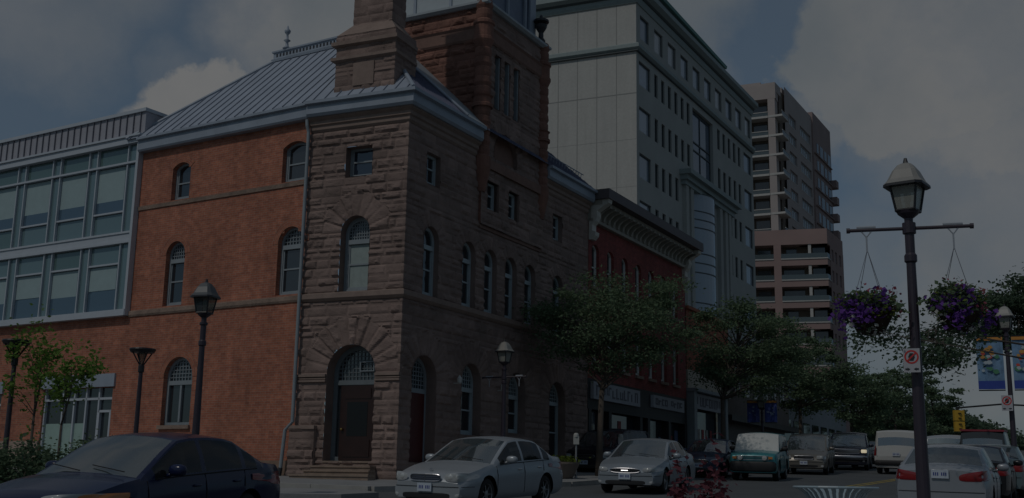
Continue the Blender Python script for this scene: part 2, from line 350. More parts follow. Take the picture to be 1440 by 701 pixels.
def window(F, parent, H, depth, fm, pm, fw=.09, transom=None, sash=True, grid=None, name='window', mull=0, lower=None, curtain=None, sill=None):
    """frame with bars following the opening; the pane is its sub-part"""
    b_ = MB(); w1 = -depth+.07; w0 = -depth
    a = H.outline(0, 20); c = H.outline(fw, 20); n = len(a)
    for k in range(n):
        k2 = (k+1) % n
        b_.face([F.P(*a[k], w1), F.P(*a[k2], w1), F.P(*c[k2], w1), F.P(*c[k], w1)])
        b_.face([F.P(*c[k], w1), F.P(*c[k2], w1), F.P(*c[k2], w0), F.P(*c[k], w0)])
    i0, i1, z0, zt = H.u0+fw, H.u1-fw, H.z0+fw, H.top-fw
    if transom: b_.fbox(F, i0, i1, transom-.07, transom+.07, w0, w1+.025)
    if sash:
        top = transom if transom else H.zs; mid = z0+(top-z0)*.52; b_.fbox(F, i0, i1, mid-.025, mid+.025, w0, w1-.02)
        for s_ in (i0, i1-.045): b_.fbox(F, s_, s_+.045, z0, top, w0, w1-.025)
        b_.fbox(F, i0, i1, z0, z0+.06, w0, w1-.02)
    for k in range(mull):
        u = H.u0+(H.u1-H.u0)*(k+1)/(mull+1); top = transom if transom else H.top_at(u)-fw
        b_.fbox(F, u-.04, u+.04, z0, top, w0, w1+.01)
    if grid:                              # lattice in the fanlight
        nu_, st = grid; zl = (transom or H.zs)+.06
        for k in range(1, nu_):
            u = i0+(i1-i0)*k/nu_; t_ = min(H.top_at(u)-fw, zt)
            if t_ > zl: b_.fbox(F, u-.012, u+.012, zl, t_, w0, w0+.04)
        z = zl+st
        while z < zt-.04:
            if H.rise > 0 and z > H.zs: q = max(0, (H.R-fw)**2-(z-H.zc)**2)**.5; ua, ub = max(i0, H.uc-q), min(i1, H.uc+q)
            else: ua, ub = i0, i1
            b_.fbox(F, ua, ub, z-.012, z+.012, w0, w0+.04); z += st
    fo = b_.build(name, fm, parent)
    p = MB(); p.face([F.P(u, z, w0+.012) for u, z in c], [(u, z) for u, z in c]); p.build('pane', pm, fo)
    if curtain:
        q = MB(); ztop = (transom or H.zs)-.08; q.face([F.P(i0+.02, curtain[0], w0+.016), F.P(i1-.02, curtain[0], w0+.016), F.P(i1-.02, ztop, w0+.016), F.P(i0+.02, ztop, w0+.016)])
        q.build('blind', curtain[1], fo)
    if sill:
        q = MB(); q.fbox(F, H.u0-.06, H.u1+.06, H.z0-.12, H.z0, -depth, .09); q.build('sill', sill, fo)
    return fo
# ================================================================== materials used by the buildings
m_brick = brick_mat('orange brick', (.415, .148, .086), (.31, .103, .064), (.33, .235, .18), .22)
m_redbrick = brick_mat('dark red brick', (.26, .05, .045), (.19, .04, .037), (.2, .1, .08), .15)
m_obrick = brick_mat('orange shop brick', (.36, .10, .05), (.27, .075, .04), (.28, .18, .13), .2)
m_stone = mat('brown sandstone', (.235, .168, .146), .92, var=.26, vscale=1.1, bump=.5, bscale=26, tintattr=True)
m_redstone = mat('red sandstone', (.215, .108, .082), .92, var=.28, vscale=1.6, bump=.5, bscale=26, tintattr=True)
m_smooth = mat('dressed sandstone', (.265, .195, .165), .9, var=.16, vscale=3, bump=.25, bscale=40)
m_redsmooth = mat('dressed red sandstone', (.21, .125, .10), .9, var=.16, vscale=3, bump=.25, bscale=40)
m_plinth = mat('brown base stone', (.22, .15, .11), .92, var=.25, vscale=2, bump=.6, bscale=12)
m_limeplinth = mat('pinkish base stone', (.36, .27, .22), .9, var=.25, vscale=2.5, bump=.6, bscale=9)
m_string = mat('weathered limestone string', (.27, .195, .155), .9, var=.3, vscale=2.2, bump=.6, bscale=14)
m_frame = mat('blue grey painted wood', (.26, .295, .32), .5, var=.08)
m_framer = mat('blue grey wood lightened for shaded side', (.36, .415, .44), .5, var=.1); m_whitef = mat('off white painted wood', (.62, .62, .60), .5, var=.08)  # first one: frame paint copied paler for the shaded street face
m_gutter = mat('blue grey sheet metal', (.30, .345, .41), .5, metal=.0, var=.12, vscale=1.3)
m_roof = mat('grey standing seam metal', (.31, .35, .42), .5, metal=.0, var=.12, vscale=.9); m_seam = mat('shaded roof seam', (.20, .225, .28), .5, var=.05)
m_roofshade = mat('seamed roof metal with painted shade', (.14, .155, .23), .5, var=.15)  # same metal as the other slopes, with shade put into the colour
m_flash = mat('grey sheet flashing', (.34, .38, .41), .5, var=.1)
m_iron = mat('dark ironwork', (.03, .03, .035), .5, var=.1)
m_pane = glass_mat('dark window glass', (.022, .028, .034), .06, 1.0)
m_panelace = glass_mat('window glass over lace curtain', (.10, .13, .13), .1, .5)
m_curtain = mat('pale curtain', (.30, .36, .35), .8, var=.12, vscale=6)
m_door = mat('dark brown varnished door', (.03, .011, .008), .35, var=.2, vscale=4)
m_doorred = mat('deep red painted door', (.075, .009, .009), .45, var=.1)
m_step = mat('worn step stone', (.28, .21, .165), .9, var=.2, vscale=3, bump=.4, bscale=20)

def sweep(b, path, prof, side=1):
    """mitred moulding: path = plan points left to right as seen from outside, prof = (w, z) outline"""
    b.mark(); pts = [np.array(p[:2], float) for p in path]; n = len(pts); offs = []
    for i in range(n):
        if i == 0: d = pts[1]-pts[0]; d /= np.linalg.norm(d); offs.append(np.array([d[1], -d[0]])*side); continue
        if i == n-1: d = pts[-1]-pts[-2]; d /= np.linalg.norm(d); offs.append(np.array([d[1], -d[0]])*side); continue
        d1 = pts[i]-pts[i-1]; d1 /= np.linalg.norm(d1); d2 = pts[i+1]-pts[i]; d2 /= np.linalg.norm(d2)
        n1_ = np.array([d1[1], -d1[0]])*side; n2_ = np.array([d2[1], -d2[0]])*side; m_ = n1_+n2_; m_ /= np.linalg.norm(m_); offs.append(m_/max(.3, m_@n1_))
    rings = [[(*(p+o*w_), z) for (w_, z) in prof] for p, o in zip(pts, offs)]; k = len(prof); L = 0
    for i in range(n-1):
        l2 = L+float(np.linalg.norm(pts[i+1]-pts[i]))
        for j in range(k):
            j2 = (j+1) % k; b.face([rings[i][j], rings[i+1][j], rings[i+1][j2], rings[i][j2]], [(L, prof[j][1]), (l2, prof[j][1]), (l2, prof[j2][1]), (L, prof[j2][1])])
        L = l2
    b.face(list(reversed(rings[0]))); b.face(rings[-1])
def bar(z0, z1, w1, w0=-.05): return [(w0, z0), (w1, z0), (w1, z1), (w0, z1)]

Cx = (-3.1976, 33.0)
S = Frame(Cx, -66.2, 1); R = Frame(Cx, 28.2, -1); B = Frame(S.at(3.48), -58.3, 1)
PB, PJ, PC, PR = B.at(7.8), B.at(0), S.at(0), R.at(13.1)

# ================================================================== the stone post office
post = thing('stone_post_office', 'brown sandstone corner building with tower, chimney, grey metal roof and orange brick side wing', 'building', (*Cx, 0))
post.location = (0, 0, 0)
# ---- left stone face with the main doorway
hS_door = Hole(.80, 2.45, .60, 3.2, 'round'); hS_w2 = Hole(1.18, 2.2, 5.62, 7.45, 'round'); hS_w3 = Hole(1.2, 2.15, 9.2, 10.15)
arS = [(1.625, 3.2, .83, 1.62, 13), (1.69, 7.45, .52, 1.2, 9)]
def relS(U, Z): return stone_relief(U, Z, arS, 1.25, 1, [(-.1, 3.6, 2.93, 3.2)])
us = lines([0, .80, 2.45, 1.18, 2.2, 1.2, 2.15, 3.5], .045); zs = lines([-.5, .60, 2.95, 3.2, 5.62, 7.45, 9.2, 10.15, 10.75], .045)
wall_mesh(S, us, zs, [hS_door, hS_w2, hS_w3], 'stone_wall', m_stone, post, relS, .47, .12, corners=[(0, -1)])
# ---- long street face
hR = {'door': Hole(.62, 2.0, .62, 3.1, 'round'), 'g1': Hole(3.5, 4.75, 1.55, 3.2, 'round'), 'g2': Hole(6.65, 7.9, 1.75, 3.2, 'round'), 'g3': Hole(9.8, 11.15, .7, 3.1, 'round')}
f2 = [(1.02, 1.9), (3.35, 4.2), (4.8, 5.65), (6.25, 7.1), (7.7, 8.55), (10.0, 10.85)]
f3 = [(1.05, 1.85), (4.75, 5.55), (6.25, 7.05), (9.95, 10.75)]
h2 = [Hole(a, b_, 5.6, 7.35, 'round') for a, b_ in f2]; h3 = [Hole(a, b_, 9.1, 10.1) for a, b_ in f3]
arR = [(h.uc, h.zs, h.R+.06, h.R+.72, 13) for h in hR.values()]+[(h.uc, h.zs, h.R+.05, h.R+.42, 9) for h in h2]
def relR(U, Z): return stone_relief(U, Z, arR, 1.0, 2, [(-.1, 14, 2.93, 3.05)])
allh = list(hR.values())+h2+h3; bu = [0, 13.1]; bz = [-.9, 10.75]
for h in allh: bu += [h.u0, h.u1]; bz += [h.z0, h.zs]
wall_mesh(R, lines(bu, .06), lines(bz, .055), allh, 'stone_wall', m_stone, post, relR, .42, .10, corners=[(0, -1)])
# far end of the street face and rear faces, so the block is closed
e = MB(); Rend = Frame(R.at(13.1), 28.2-90, 1)
e.fbox(Rend, .02, 8, -.5, 10.75, -.3, 0); e.fbox(B, 7.5, 7.78, -.5, 11.2, -8, -.32); e.build('rear_wall', m_smooth, post)
# ---- tower
TW = .08; Rt = R.shift(0, TW); hole_ar = Hole(5.15, 6.85, 10.95, 11.15, 'round')
louv = [Hole(a, a+.42, 12.75, 14.7) for a in (5.08, 5.78, 6.48)]
arT = [(6.0, 11.15, .9, 1.3, 13)]
def relT(U, Z): return stone_relief(U, Z, arT, 1.0, 3, [(4, 9, 10.45, 10.85), (4, 9, 15.0, 15.5)])
tb = [4.35, 8.9, 5.15, 6.85]; tz = [8.5, 10.45, 10.85, 10.95, 11.15, 12.75, 14.7, 15.0, 15.5, 16.2]
for h in louv: tb += [h.u0, h.u1]
h3t = [Hole(a, b_, 9.1, 10.1) for a, b_ in f3[1:3]]
for h in h3t: tb += [h.u0, h.u1]; tz += [h.z0, h.zs]
wall_mesh(R, lines(tb, .055), lines(tz, .055), [hole_ar]+louv+h3t, 'tower_front', m_stone, post, relT, .26, .12, w=TW, corners=[(4.35, -1), (8.9, 1)])
TL = Frame(R.at(4.35, TW), 28.2-90, 1)       # left side of the tower, running back
def relTL(U, Z): return stone_relief(U+3, Z, [], 1.5, 4, [(-1, 9, 15.35, 15.5), (-1, 9, 14.75, 14.85)])
wall_mesh(TL, lines([0, 4.8], .055), lines([8.5, 16.2], .05), [], 'tower_side', m_redstone, post, relTL, .2, .14, corners=[(0, -1)])
e = MB(); TRr = Frame(R.at(8.9, TW), 28.2-90, -1); e.fbox(TRr, 0, 4.8, 8.5, 16.2, -.3, 0); e.fbox(Frame(TL.at(4.8), 28.2, 1), 0, 4.55, 8.5, 16.2, -.2, 0)
e.fbox(R, 4.35, 8.9, 8.38, 8.5, -.1, TW-.02); e.build('tower_rear', m_redsmooth, post, split=True)
e = MB(); e.fbox(Rt, 5.1, 6.9, 10.9, 12.2, -.24, -.13); e.build('blind_arch_panel', m_redsmooth, post)
for h in louv:
    q = MB(); q.fbox(Rt, h.u0, h.u1, h.z0, h.zs, -.25, -.2); q.build('louvre', m_iron, post)
    q = MB(); q.fbox(Rt, h.u0, h.u0+.07, h.z0, h.zs, -.2, -.1); q.fbox(Rt, h.u1-.07, h.u1, h.z0, h.zs, -.2, -.02); q.build('louvre_frame', m_frame, post)
tp = [TL.at(4.8), TL.at(0), Rt.at(8.9), TRr.at(4.8)]
b_ = MB(); sweep(b_, tp, [(-.1, 14.98), (.06, 14.98), (.10, 15.05), (.10, 15.42), (.16, 15.5), (-.1, 15.5)]); sweep(b_, tp, bar(10.48, 10.8, .12)); b_.build('string_course', m_redsmooth, split=True, parent=post)
b_ = MB(); sweep(b_, tp, [(-.3, 16.2), (.12, 16.2), (.22, 16.28), (.22, 16.36), (-.3, 16.42)]); b_.build('parapet_ledge', m_flash, post)
# corner shafts
for (u, nm) in ((4.42, 0), (8.83, 1)):
    q = MB(); q.has_t = True; c = Rt.at(u, -.07); prof = [(.16, 9.6), (.34, 10.45), (.34, 10.8), (.3, 10.85)]
    z = 10.85
    while z < 16.1:
        prof += [(.27, z+.02), (.30+.03*math.sin(z*9), z+.12), (.29, z+.3), (.26, z+.34)]; z += .35
    prof = [p for p in prof if not (12.55 < p[1] < 12.95 or 14.95 < p[1] < 15.6)]
    for ring in ((.37, 12.55), (.37, 12.65), (.31, 12.7), (.31, 12.9), (.37, 12.95), (.37, 14.95), (.37, 15.05), (.33, 15.08), (.33, 15.5), (.38, 15.55), (.38, 15.65)): prof.append(ring)
    prof.sort(key=lambda p: p[1]); q.lathe(prof, 16, (c[0], c[1], 0)); q.build('corner_shaft', m_redstone, post, smooth=False)
# clock stage above the ledge
CS = TL.shift(.25, -.25); b_ = MB()
pC = [TL.at(4.5, -.3), TL.at(.28, -.3), R.at(8.6, TW-.3), TRr.at(4.5, -.3)]; sweep(b_, pC, [(-.3, 16.4), (0, 16.4), (-.05, 20), (-.35, 20)]); b_.build('belfry_stage', mat('dark slate blue sheet', (.13, .16, .22), .4, metal=.2), post)
b_ = MB()
TLs = TL.shift(0, -.3); Rs = R.shift(0, TW-.3)
b_.fbox(TLs, .45, 4.3, 16.55, 19.9, .0, .05); b_.build('belfry_panel', mat('pale grey blue panel', (.42, .47, .50), .5, var=.06), post)
b_ = MB()
for u0, u1 in ((.3, .44), (1.5, 1.6), (3.0, 3.1), (4.2, 4.34)): b_.fbox(TLs, u0, u1, 16.42, 20, .02, .1)
for u0, u1 in ((4.64, 4.78), (6.4, 6.5), (7.75, 7.85), (8.15, 8.6)): b_.fbox(Rs, u0, u1, 16.42, 20, .0, .09)
b_.build('belfry_trim', m_gutter, post, split=True)
q = MB(); c = Rt.at(8.6, .02)
q.lathe([(.17, 16.36), (.17, 16.5), (.10, 16.6), (.09, 16.8), (.2, 16.98), (.24, 17.12), (.13, 17.17), (.3, 17.22), (.3, 17.3), (.08, 17.4), (.05, 17.5), (.01, 17.55)], 12, (c[0], c[1], 0)); q.build('urn_finial', m_iron, post, smooth=False)
# ---- chimney
def relC(U, Z): return stone_relief(U+7, Z, [], .9, 5, [(1.3, 2.05, 12.15, 12.9)])
wall_mesh(S, lines([.60, 1.3, 2.05, 2.72], .05), lines([11.5, 12.15, 12.9, 13.9], .05), [], 'chimney_face', m_stone, post, relC, .2, .12, w=-.02, corners=[(.60, -1)])
CR_ = Frame(S.at(.60, -.02), 28.2-2, -1)
wall_mesh(CR_, lines([0, 1.25], .05), lines([11.5, 13.9], .05), [], 'chimney_face', m_stone, post, relC, .2, .12, corners=[(0, -1)])
def relC2(U, Z): return stone_relief(U+2, Z, [], .5, 6)
wall_mesh(S, lines([.92, 2.32], .05), lines([14.3, 19.5], .05), [], 'chimney_face', m_stone, post, relC2, .2, .12, w=-.3, corners=[(.92, -1)])
wall_mesh(Frame(S.at(.92, -.3), 26.2, -1), lines([0, .8], .05), lines([14.3, 19.5], .05), [], 'chimney_face', m_stone, post, relC2, .2, .12, corners=[(0, -1)])
b_ = MB(); b_.fbox(S, .62, 2.7, 11.4, 13.9, -1.25, -.05); b_.fbox(S, .94, 2.3, 13.9, 19.5, -1.1, -.33)
q0 = [S.P(.60, 13.9, -.0), S.P(2.72, 13.9, -.0), S.P(2.72, 13.9, -1.27), S.P(.60, 13.9, -1.27)]; q1 = [S.P(.92, 14.32, -.3), S.P(2.32, 14.32, -.3), S.P(2.32, 14.32, -1.1), S.P(.92, 14.32, -1.1)]
for k in range(4): b_.face([q0[k], q0[(k+1) % 4], q1[(k+1) % 4], q1[k]])
b_.build('chimney_core', m_smooth, post)
cp = [S.at(2.72, -1.25), S.at(2.72, -.02), S.at(.6, -.02), S.at(.6, -1.25)]
b_ = MB()
for z0, z1 in ((13.0, 13.14), (13.5, 13.66)): sweep(b_, cp, [(-.1, z0-.06), (.06, z0), (.13, z0+.04), (.13, z1), (-.1, z1+.03)])
b_.build('chimney_moulding', m_smooth, split=True, parent=post)
b_ = MB(); b_.fbox(S, 1.3, 2.05, 12.15, 12.9, -.02, .03); b_.build('chimney_panel', m_smooth, post)
b_ = MB(); b_.face([S.P(.60, 11.6, .02), S.P(.5, 11.6, .02), S.P(.52, 12.25, -.6), S.P(.6, 12.3, -.6)]); b_.build('chimney_flashing', m_flash, post)
# ---- mouldings and gutters
strp = [PB, PJ, PC, PR]
b_ = MB(); sweep(b_, [PJ, PC, PR], [(-.03, 5.36), (.05, 5.36), (.13, 5.44), (.13, 5.58), (-.03, 5.64)]); b_.build('string_course', m_smooth, post)
b_ = MB(); sweep(b_, [PB, PJ], [(-.03, 5.40), (.04, 5.40), (.07, 5.46), (.07, 5.58), (-.03, 5.62)]); sweep(b_, [PB, PJ], [(-.03, 9.12), (.04, 9.12), (.06, 9.25), (-.03, 9.28)]); b_.build('string_course', m_string, split=True, parent=post)
friez = [(-.1, 10.75), (.02, 10.75), (.08, 10.82), (.08, 10.93), (.14, 10.97), (.14, 11.08), (.24, 11.16), (.24, 11.2), (-.1, 11.2)]
b_ = MB(); sweep(b_, [PJ, PC, R.at(4.05)], friez); sweep(b_, [R.at(8.95), PR], friez); b_.build('frieze', m_smooth, split=True, parent=post)
gut = [(-.2, 11.2), (.30, 11.2), (.36, 11.28), (.36, 11.5), (.34, 11.52), (.34, 11.56), (.47, 11.58), (.47, 11.68), (-.2, 11.7)]
b_ = MB(); sweep(b_, [PJ, PC, R.at(3.98)], gut); sweep(b_, [R.at(8.98), PR], gut); b_.build('gutter', m_gutter, split=True, parent=post)
gutb = [(-.2, 11.2), (.22, 11.2), (.26, 11.26), (.26, 11.52), (.25, 11.54), (.25, 11.58), (.36, 11.6), (.36, 11.68), (-.2, 11.7)]
b_ = MB(); sweep(b_, [PB, B.at(.02)], gutb); b_.build('gutter', m_gutter, split=True, parent=post)
b_ = MB()
for (a, c_) in ((-.04, .78), (2.47, 3.54)):
    for z0, z1, w1 in ((2.93, 2.99, .09), (3.01, 3.05, .07), (3.08, 3.16, .10)): b_.fbox(S, a, c_, z0, z1, -.02, w1)
b_.build('impost_moulding', m_smooth, split=True, parent=post)
def relP(U, Z): return stone_relief(U*1.0+11, Z, [], 1.3, 9)
wall_mesh(S, lines([2.72, 3.6], .045), lines([-.4, 1.55], .045), [], 'pier_base', m_stone, post, relP, .1, .16, w=.13)
b_ = MB(); b_.fbox(S, 2.72, 3.6, -.4, 1.54, -.05, .12); b_.fbox(S, 2.70, 3.62, 1.54, 1.64, -.05, .19); b_.build('pier_base_cap', m_smooth, post)
# steps
b_ = MB()
for (a, c_, zt_, w0, w1) in ((.82, 2.42, .62, -.5, .04), (.66, 2.66, .48, .04, .36), (.5, 2.66, .35, .36, .7), (.3, 2.9, .22, .7, 1.06)):
    b_.fbox(S, a, c_, -.3, zt_-.05, w0-.1, w1-.035); b_.fbox(S, a-.02, c_+.02, zt_-.05, zt_, w0-.03, w1)
b_.build('entrance_steps', m_step, post)
# ---- stone side windows and doors
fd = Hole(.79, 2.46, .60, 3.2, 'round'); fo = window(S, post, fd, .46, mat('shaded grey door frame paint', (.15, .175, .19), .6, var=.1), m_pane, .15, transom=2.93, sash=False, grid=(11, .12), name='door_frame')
for z, hgt in ((3.2, 0.04), (3.55, .04)): pass
b_ = MB(); b_.fbox(S, 1.05, 1.55, 3.25, 3.28, -.43, -.35); b_.fbox(S, 1.05, 1.55, 3.52, 3.55, -.43, -.35); b_.fbox(S, 1.05, 1.08, 3.28, 3.52, -.43, -.35); b_.fbox(S, 1.52, 1.55, 3.28, 3.52, -.43, -.35); b_.build('number_plate', m_frame, fo)
b_ = MB(); b_.fbox(S, .98, 2.16, .64, 2.84, -.43, -.36)
for z0, z1 in ((.75, 1.25),): b_.fbox(S, 1.12, 2.02, z0, z1, -.36, -.34)
b_.fbox(S, 1.12, 2.02, 2.45, 2.75, -.36, -.34)
dr = b_.build('door', m_door, post)
q = MB(); q.fbox(S, 1.22, 1.92, 1.35, 2.35, -.359, -.352); q.build('door_pane', mat('dark door glass', (.006, .006, .007), .25, var=0), dr)
q = MB(); c = S.P(2.07, 1.55, -.31); q.lathe([(.0, -.04), (.04, -.03), (.05, 0), (.04, .03), (0, .04)], 10, c); q.build('handle', mat('brass', (.5, .35, .12), .3, metal=1, var=0), dr)
window(S, post, Hole(1.17, 2.21, 5.61, 7.45, 'round'), .34, m_frame, m_pane, .13, transom=7.2, grid=(9, .1), curtain=(5.75, m_curtain))
window(S, post, hS_w3, .32, m_frame, glass_mat('sky lit window glass', (.02, .03, .05), .05, .9), .07, mull=0)
window(R, post, Hole(.61, 2.01, .61, 3.1, 'round'), .40, m_frame, m_pane, .12, transom=2.75, sash=False, grid=(8, .13), name='door_frame')
q = MB(); q.fbox(R, .78, 1.86, .64, 2.68, -.37, -.3); q.build('door', m_doorred, post)
for k in ('g1', 'g2', 'g3'): window(R, post, hR[k], .34, m_framer, m_pane, .1, transom=3.0, grid=(8, .13))
for h in h2: window(R, post, h, .22, m_framer, m_pane, .1, transom=7.15)
for h in (h3[0], h3[3]): window(R, post, h, .22, m_framer, m_pane, .08)
for h in h3t: window(Rt, post, h, .24, m_framer, m_pane, .08)
# wall lamps on the street face
for u in (3.05, 5.9):
    q = MB(); p = R.P(u, 3.1, .0); p2 = R.P(u, 3.1, .22); q.tube([p, p2], .02); q.lathe([(.03, -.02), (.07, .02), (.08, .16), (.03, .22), (.01, .25)], 10, p2); q.build('wall_lamp', mat('pale lamp glass', (.5, .5, .48), .4, var=0), post)

# ---- brick wing
hB = [Hole(4.52, 5.85, 1.72, 3.27, 'round'), Hole(5.3, 6.2, 5.66, 7.4, 'round'), Hole(.1, 1.14, 5.66, 7.3, 'round'), Hole(5.33, 6.2, 9.3, 10.4, 'seg', .2), Hole(.1, 1.16, 9.29, 10.4, 'seg', .2)]
bu = [0, 7.8]; bz = [.62, 11.2]
for h in hB: bu += [h.u0, h.u1]; bz += [h.z0, h.zs]
wall_mesh(B, lines(bu, .12), lines(bz, .12), hB, 'brick_wall', m_brick, post, None, .3)
b_ = MB(); b_.fbox(B, 0, 7.8, -.6, .62, -.3, .03); b_.build('wall_base', m_plinth, post)
window(B, post, hB[0], .24, m_frame, m_pane, .1, transom=3.1, sash=False, grid=(8, .12), mull=1, sill=m_string)
window(B, post, hB[1], .24, m_frame, m_pane, .08, transom=7.2, grid=(7, .12), sill=None)
window(B, post, hB[2], .24, m_frame, m_pane, .08, transom=7.2, grid=(7, .12))
for h in hB[3:]: window(B, post, h, .24, m_frame, m_pane, .08)
# brick voussoirs round the openings are part of the wall surface: one thin ring each
b_ = MB()
for h in hB:
    b_.mark(); o1 = h.outline(0, 24)[2:]; n_ = len(o1)
    for k in range(n_-1):
        def ext(p): v = np.array([p[0]-h.uc, p[1]-h.zc]); v = v/np.linalg.norm(v); return (p[0]+v[0]*.24, p[1]+v[1]*.24)
        a, c_ = o1[k], o1[k+1]; b_.face([B.P(*a, .012), B.P(*c_, .012), B.P(*ext(c_), .012), B.P(*ext(a), .012)], [(k*.075, 0), (k*.075+.07, 0), (k*.075+.07, .24), (k*.075, .24)])
b_.build('brick_arch', m_brick, post, split=True)
# rain pipe at the joint
q = MB(); q.tube([B.P(.02, 11.15, .22), B.P(.0, 10.95, .22), B.P(-.02, 10.75, .16), B.P(-.02, 1.75, .16), B.P(.22, 1.5, .2), B.P(.30, .35, .22)], .055, 10); q.build('downpipe', m_frame, post)
q = MB(); q.tube([B.P(.30, .4, .22), B.P(.34, .02, .25)], .07, 10); q.build('downpipe_shoe', m_iron, post)
# ---- roof
W_O, W_I, Z_O, Z_I = .34, -3.15, 11.69, 15.12
def mit(path, w_):
    r = []; pts = [np.array(p, float) for p in path]
    for i, p in enumerate(pts):
        if i in (0, len(pts)-1):
            d = (pts[1]-pts[0]) if i == 0 else (pts[-1]-pts[-2]); d /= np.linalg.norm(d); r.append(p+np.array([d[1], -d[0]])*w_); continue
        d1 = pts[i]-pts[i-1]; d1 /= np.linalg.norm(d1); d2 = pts[i+1]-pts[i]; d2 /= np.linalg.norm(d2); n1_ = np.array([d1[1], -d1[0]]); n2_ = np.array([d2[1], -d2[0]]); m_ = n1_+n2_; m_ /= np.linalg.norm(m_); r.append(p+m_/(m_@n1_)*w_)
    return r
rp = [B.at(8.0, -9), B.at(8.0), PJ, PC, PR, R.at(13.1, -9)]
# the far end is a hip as well
ro, ri = mit(rp, W_O), mit(rp, W_I)
def roofquad(i, m, seam, name):
    a, b2, c_, d_ = np.array([*ro[i], Z_O]), np.array([*ro[i+1], Z_O]), np.array([*ri[i+1], Z_I]), np.array([*ri[i], Z_I])
    q = MB(); q.face([a, b2, c_, d_])
    o = q.build(name, m, post)
    q = MB(); n_ = np.cross(b2-a, d_-a); n_ /= np.linalg.norm(n_); n_ = n_ if n_[2] > 0 else -n_; du = (b2-a)/np.linalg.norm(b2-a); L = np.linalg.norm(b2-a); up = np.cross(n_, du); up = up if up[2] > 0 else -up
    # polygon in (du, up)
    poly = [((p-a)@du, (p-a)@up) for p in (a, b2, c_, d_)]; s_ = seam*.5
    while s_ < L:
        ys = []
        for k in range(4):
            (x0, y0), (x1, y1) = poly[k], poly[(k+1) % 4]
            if (x0-s_)*(x1-s_) < 0: ys.append(y0+(y1-y0)*(s_-x0)/(x1-x0))
        if len(ys) >= 2:
            y0, y1 = min(ys), max(ys); p0 = a+du*s_+up*y0; p1 = a+du*s_+up*y1; hw = du*.011; t_ = n_*.03
            q.face([p0-hw, p1-hw, p1-hw+t_, p0-hw+t_]); q.face([p0+hw+t_, p1+hw+t_, p1+hw, p0+hw]); q.face([p0-hw+t_, p1-hw+t_, p1+hw+t_, p0+hw+t_])
        s_ += seam
    q.build('roof_seams', m_seam if m is m_roof else m, o); return o
roofquad(0, m_roof, .42, 'roof_slope'); roofquad(1, m_roof, .42, 'roof_slope'); roofquad(2, m_roof, .42, 'roof_slope'); roofquad(3, m_roofshade, .2, 'roof_slope'); roofquad(4, m_roof, .42, 'roof_slope')
q = MB(); q.face([(*p, Z_I-.01) for p in ri]); q.build('roof_flat', m_roof, post)
q = MB(); sweep(q, ri[:4], [(-.06, Z_I-.03), (.08, Z_I-.03), (.10, Z_I+.06), (.04, Z_I+.1), (.04, Z_I+.3), (.09, Z_I+.32), (.09, Z_I+.38), (-.06, Z_I+.38)]); q.build('ridge_cresting', m_gutter, post)
q = MB(); d = np.array(ri[2])-np.array(ri[1]); Ln = np.linalg.norm(d); d /= Ln; nn = np.array([d[1], -d[0]])
for k in range(int(Ln/.16)):
    p = np.array(ri[1])+d*(.1+k*.16); q.face([(*(p+nn*.045), Z_I+.14), (*(p+d*.08+nn*.045), Z_I+.14), (*(p+d*.08+nn*.045), Z_I+.26), (*(p+nn*.045), Z_I+.26)])
q.build('cresting_piercing', m_iron, post)
q = MB(); q.lathe([(.12, Z_I+.38), (.16, Z_I+.42), (.07, Z_I+.5), (.05, Z_I+.66), (.13, Z_I+.72), (.05, Z_I+.78), (.04, Z_I+.95), (.1, Z_I+1.02), (.12, Z_I+1.1), (.05, Z_I+1.18), (.02, Z_I+1.3)], 12, (ri[1][0]+d[0]*.55, ri[1][1]+d[1]*.55, 0)); q.build('roof_finial', m_gutter, post, smooth=True)
# sheet flashing where the tower rises through the street slope, and the roll along the hip
sl = (Z_I-Z_O)/(W_O-W_I)
def rz(w_): return Z_O+(W_O-w_)*sl
q = MB(); q.face([R.P(u_, rz(w_)+.07, w_) for u_, w_ in ((3.0, .3), (4.34, .3), (4.34, -3.0), (3.1, -3.0), (2.15, -1.95))]); q.build('roof_flashing', m_flash, post)
q = MB(); q.tube([R.P(3.0, rz(.3)+.1, .3), R.P(2.15, rz(-1.95)+.1, -1.95)], .05, 8); q.tube([(*ro[3], Z_O+.03), (*ri[3], Z_I+.03)], .07, 8); q.tube([(*ro[1], Z_O+.03), (*ri[1], Z_I+.03)], .06, 8); q.build('hip_roll', m_gutter, post, split=True)
q = MB()
for w_, u0, u1 in ((-.15, 9.0, 13.0), ):
    for k in range(16): q.tube([R.P(9.05+k*.25, rz(w_)+.02, w_), R.P(9.05+k*.25, rz(w_)+.2, w_+.03)], .015, 5)
    q.tube([R.P(9.0, rz(w_)+.2, w_+.03), R.P(13.0, rz(w_)+.2, w_+.03)], .02, 5)
q.tube([R.P(9.2, rz(-1.5), -1.5), R.P(9.2, rz(-1.5)+.75, -1.4), R.P(9.75, rz(-1.5)+.85, -1.4), R.P(10.0, rz(-1.5)+.6, -1.5)], .05, 6)
q.build('snow_guard', m_gutter, post)

